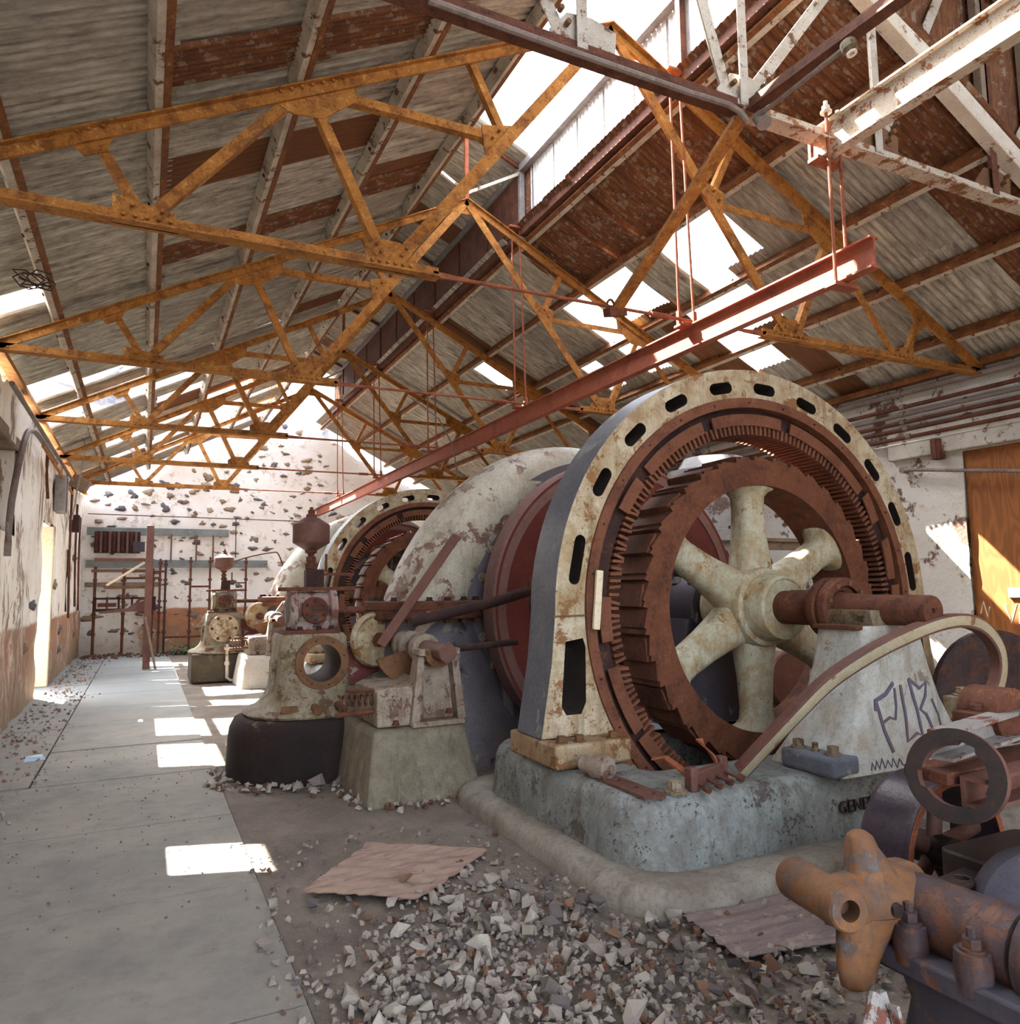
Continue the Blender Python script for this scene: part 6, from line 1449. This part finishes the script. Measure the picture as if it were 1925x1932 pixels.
def named(x, y, s_, k, lab, z=None):
    o = bpy.data.objects.new('stone', rb.choice(RM[k])); COL.objects.link(o); o.location = (x, y, s_*.5 if z is None else z); o.scale = (s_, s_, s_); o.rotation_euler = (.2, .1, rb.uniform(0, 6)); tag(o, lab, 'stone')
named(1.32, 4.05, .042, 'rub_brown', 'single brown stone resting on the pinkish-rust sheet', .052)
named(1.32, 6.28, .10, 'rub_dark', 'largest grey-brown stone lying in front of the round black plinth')
named(1.18, 6.36, .07, 'rub_pale', 'pale stone left of the largest stone by the round black plinth')
named(1.52, 6.40, .07, 'rub_dark', 'dark stone right of the largest stone by the round black plinth')
named(3.70, 3.52, .06, 'rub_brown', 'flat brown stone on the bed plate beside the bearing pedestal', .425)
named(2.42, 5.55, .07, 'rub_brown', 'flat brown stone at the right foot of the grey concrete pier')
named(2.62, 3.05, .055, 'rub_dark', 'dark stone between the kerb and the dull sheet')
def scatter(name, mat, n, region, smin, smax, lab=None, densf=None):
    m_ = MB(); r = random.Random(len(name)*7+n)
    k = 0; tries = 0
    while k < n and tries < n*60:
        tries += 1
        x, y = r.uniform(region[0], region[1]), r.uniform(region[2], region[3])
        if densf and r.random() > densf(x, y): continue
        s_ = r.uniform(smin, smax); k += 1
        pts = [Vector((r.uniform(-1, 1), r.uniform(-.8, .8), r.uniform(-.5, .6)))*s_ for _ in range(4)]
        a = r.uniform(0, 6.3); base = Vector((x, y, s_*.3))
        top = [Vector((math.cos(a+q), math.sin(a+q), 0))*s_*r.uniform(.6, 1) for q in (0, 1.5, 3.1, 4.6)]
        tx, ty = r.uniform(-.45, .45), r.uniform(-.45, .45); hh = r.uniform(.12, .55)
        lo = [base+q+Vector((0, 0, -s_*.3+q.x*tx+q.y*ty)) for q in top]; hi = [base+q*r.uniform(.45, 1.0)+Vector((r.uniform(-.2, .2)*s_, r.uniform(-.2, .2)*s_, s_*(hh+r.uniform(-.15, .15))+q.x*tx+q.y*ty)) for q in top]
        m_.loft([lo, hi])
    o = m_.build(name, mat, smooth=0); o['kind'] = 'stuff'
    if lab: o['label'] = lab
    return o
DB = lambda x, y: dens(x, y)
DP = lambda x, y: dens(x, y)*(1 if x < 1.8 else max(.18, 1-(x-1.8)*1.4))  # pale chips thin out rightwards, so darker rubble stands in for shade
scatter('rubble', MAT['rub_pale'], 1500, (.45, 3.3, 1.7, 5.0), .007, .022, 'small pale chips between the larger rubble stones', DP)
scatter('rubble', MAT['rub_dark'], 1300, (.45, 3.4, 1.6, 5.2), .006, .022, 'small dark chips between the larger rubble stones', DB)
scatter('rubble', MAT['rub_pale'], 800, (.45, 3.0, 1.75, 4.2), .014, .034, 'medium pale fragments filling the rubble heap', DP)
scatter('rubble', MAT['rub_brown'], 350, (.45, 3.0, 1.75, 4.4), .010, .030, 'medium brown fragments filling the rubble heap', DB)
plf = lambda x, y: 1 if (.70 < math.hypot(x-1.39, y-7.15) < .95 and y < 7.4) or (1.42 < x < 1.54 and 5.5 < y < 6.6) or (1.6 < x < 2.6 and 5.35 < y < 5.55) else (.35 if 1.2 < x < 1.6 and 5.9 < y < 6.5 else 0)
scatter('rubble', MAT['rub_pale'], 160, (.5, 2.7, 5.2, 7.9), .012, .045, 'broken plaster bits around the round black plinth and the grey pier', plf)
scatter('rubble', MAT['rub_brown'], 120, (.5, 2.7, 5.2, 7.9), .010, .04, 'brown bits around the round black plinth and the grey pier', plf)
lw = lambda x, y: max(0, 1-(x+1.4)/(.75+.12*math.sin(y*2)))
scatter('debris', MAT['rub_brown'], 320, (-1.37, -.55, 5.5, 21.5), .008, .032, 'plaster and brick crumbs along the foot of the left wall', lw)
scatter('debris', MAT['rub_pale'], 520, (-1.37, -.55, 5.5, 21.5), .006, .026, 'pale plaster crumbs along the foot of the left wall', lw)
scatter('debris', MAT['rub_dark'], 300, (-1.4, .63, 4.2, 9), .004, .011, 'specks of grit on the concrete slabs')
scatter('debris', MAT['rub_brown'], 260, (-1.3, 2.2, 20.6, 21.9), .02, .07, 'rubbish heaped under the switch rack', lambda x, y: .4+.6*(y > 21.3))
m_ = MB(); rl = random.Random(2)
for k in range(260):
    c = Vector((rl.gauss(1.05, .28), 21.3+rl.gauss(0, .2), abs(rl.gauss(.06, .07)))); a = rl.uniform(0, 6.3); d = Vector((math.cos(a), math.sin(a), rl.uniform(-.2, .6)))*.07; u = Vector((-math.sin(a), math.cos(a), 0))*.025
    m_.add([c-d, c+u, c+d, c-u], [(0, 1, 2, 3)])
o = m_.build('weeds', MAT['leaf'], smooth=0, fix=False); o['kind'] = 'stuff'; o['label'] = 'green weeds growing below the rack at the far wall'

m_ = MB(); m_.loft([[(-.98, 8.62, .0), (-.80, 8.66, .0), (-.82, 8.78, .0), (-.97, 8.74, .0)], [(-.96, 8.63, .05), (-.83, 8.67, .03), (-.84, 8.76, .04), (-.95, 8.73, .02)]])
tag(m_.build('plastic_scrap', MAT['bluescrap'], smooth=0), 'small crumpled pale blue plastic scrap on the floor by the left wall', 'scrap')
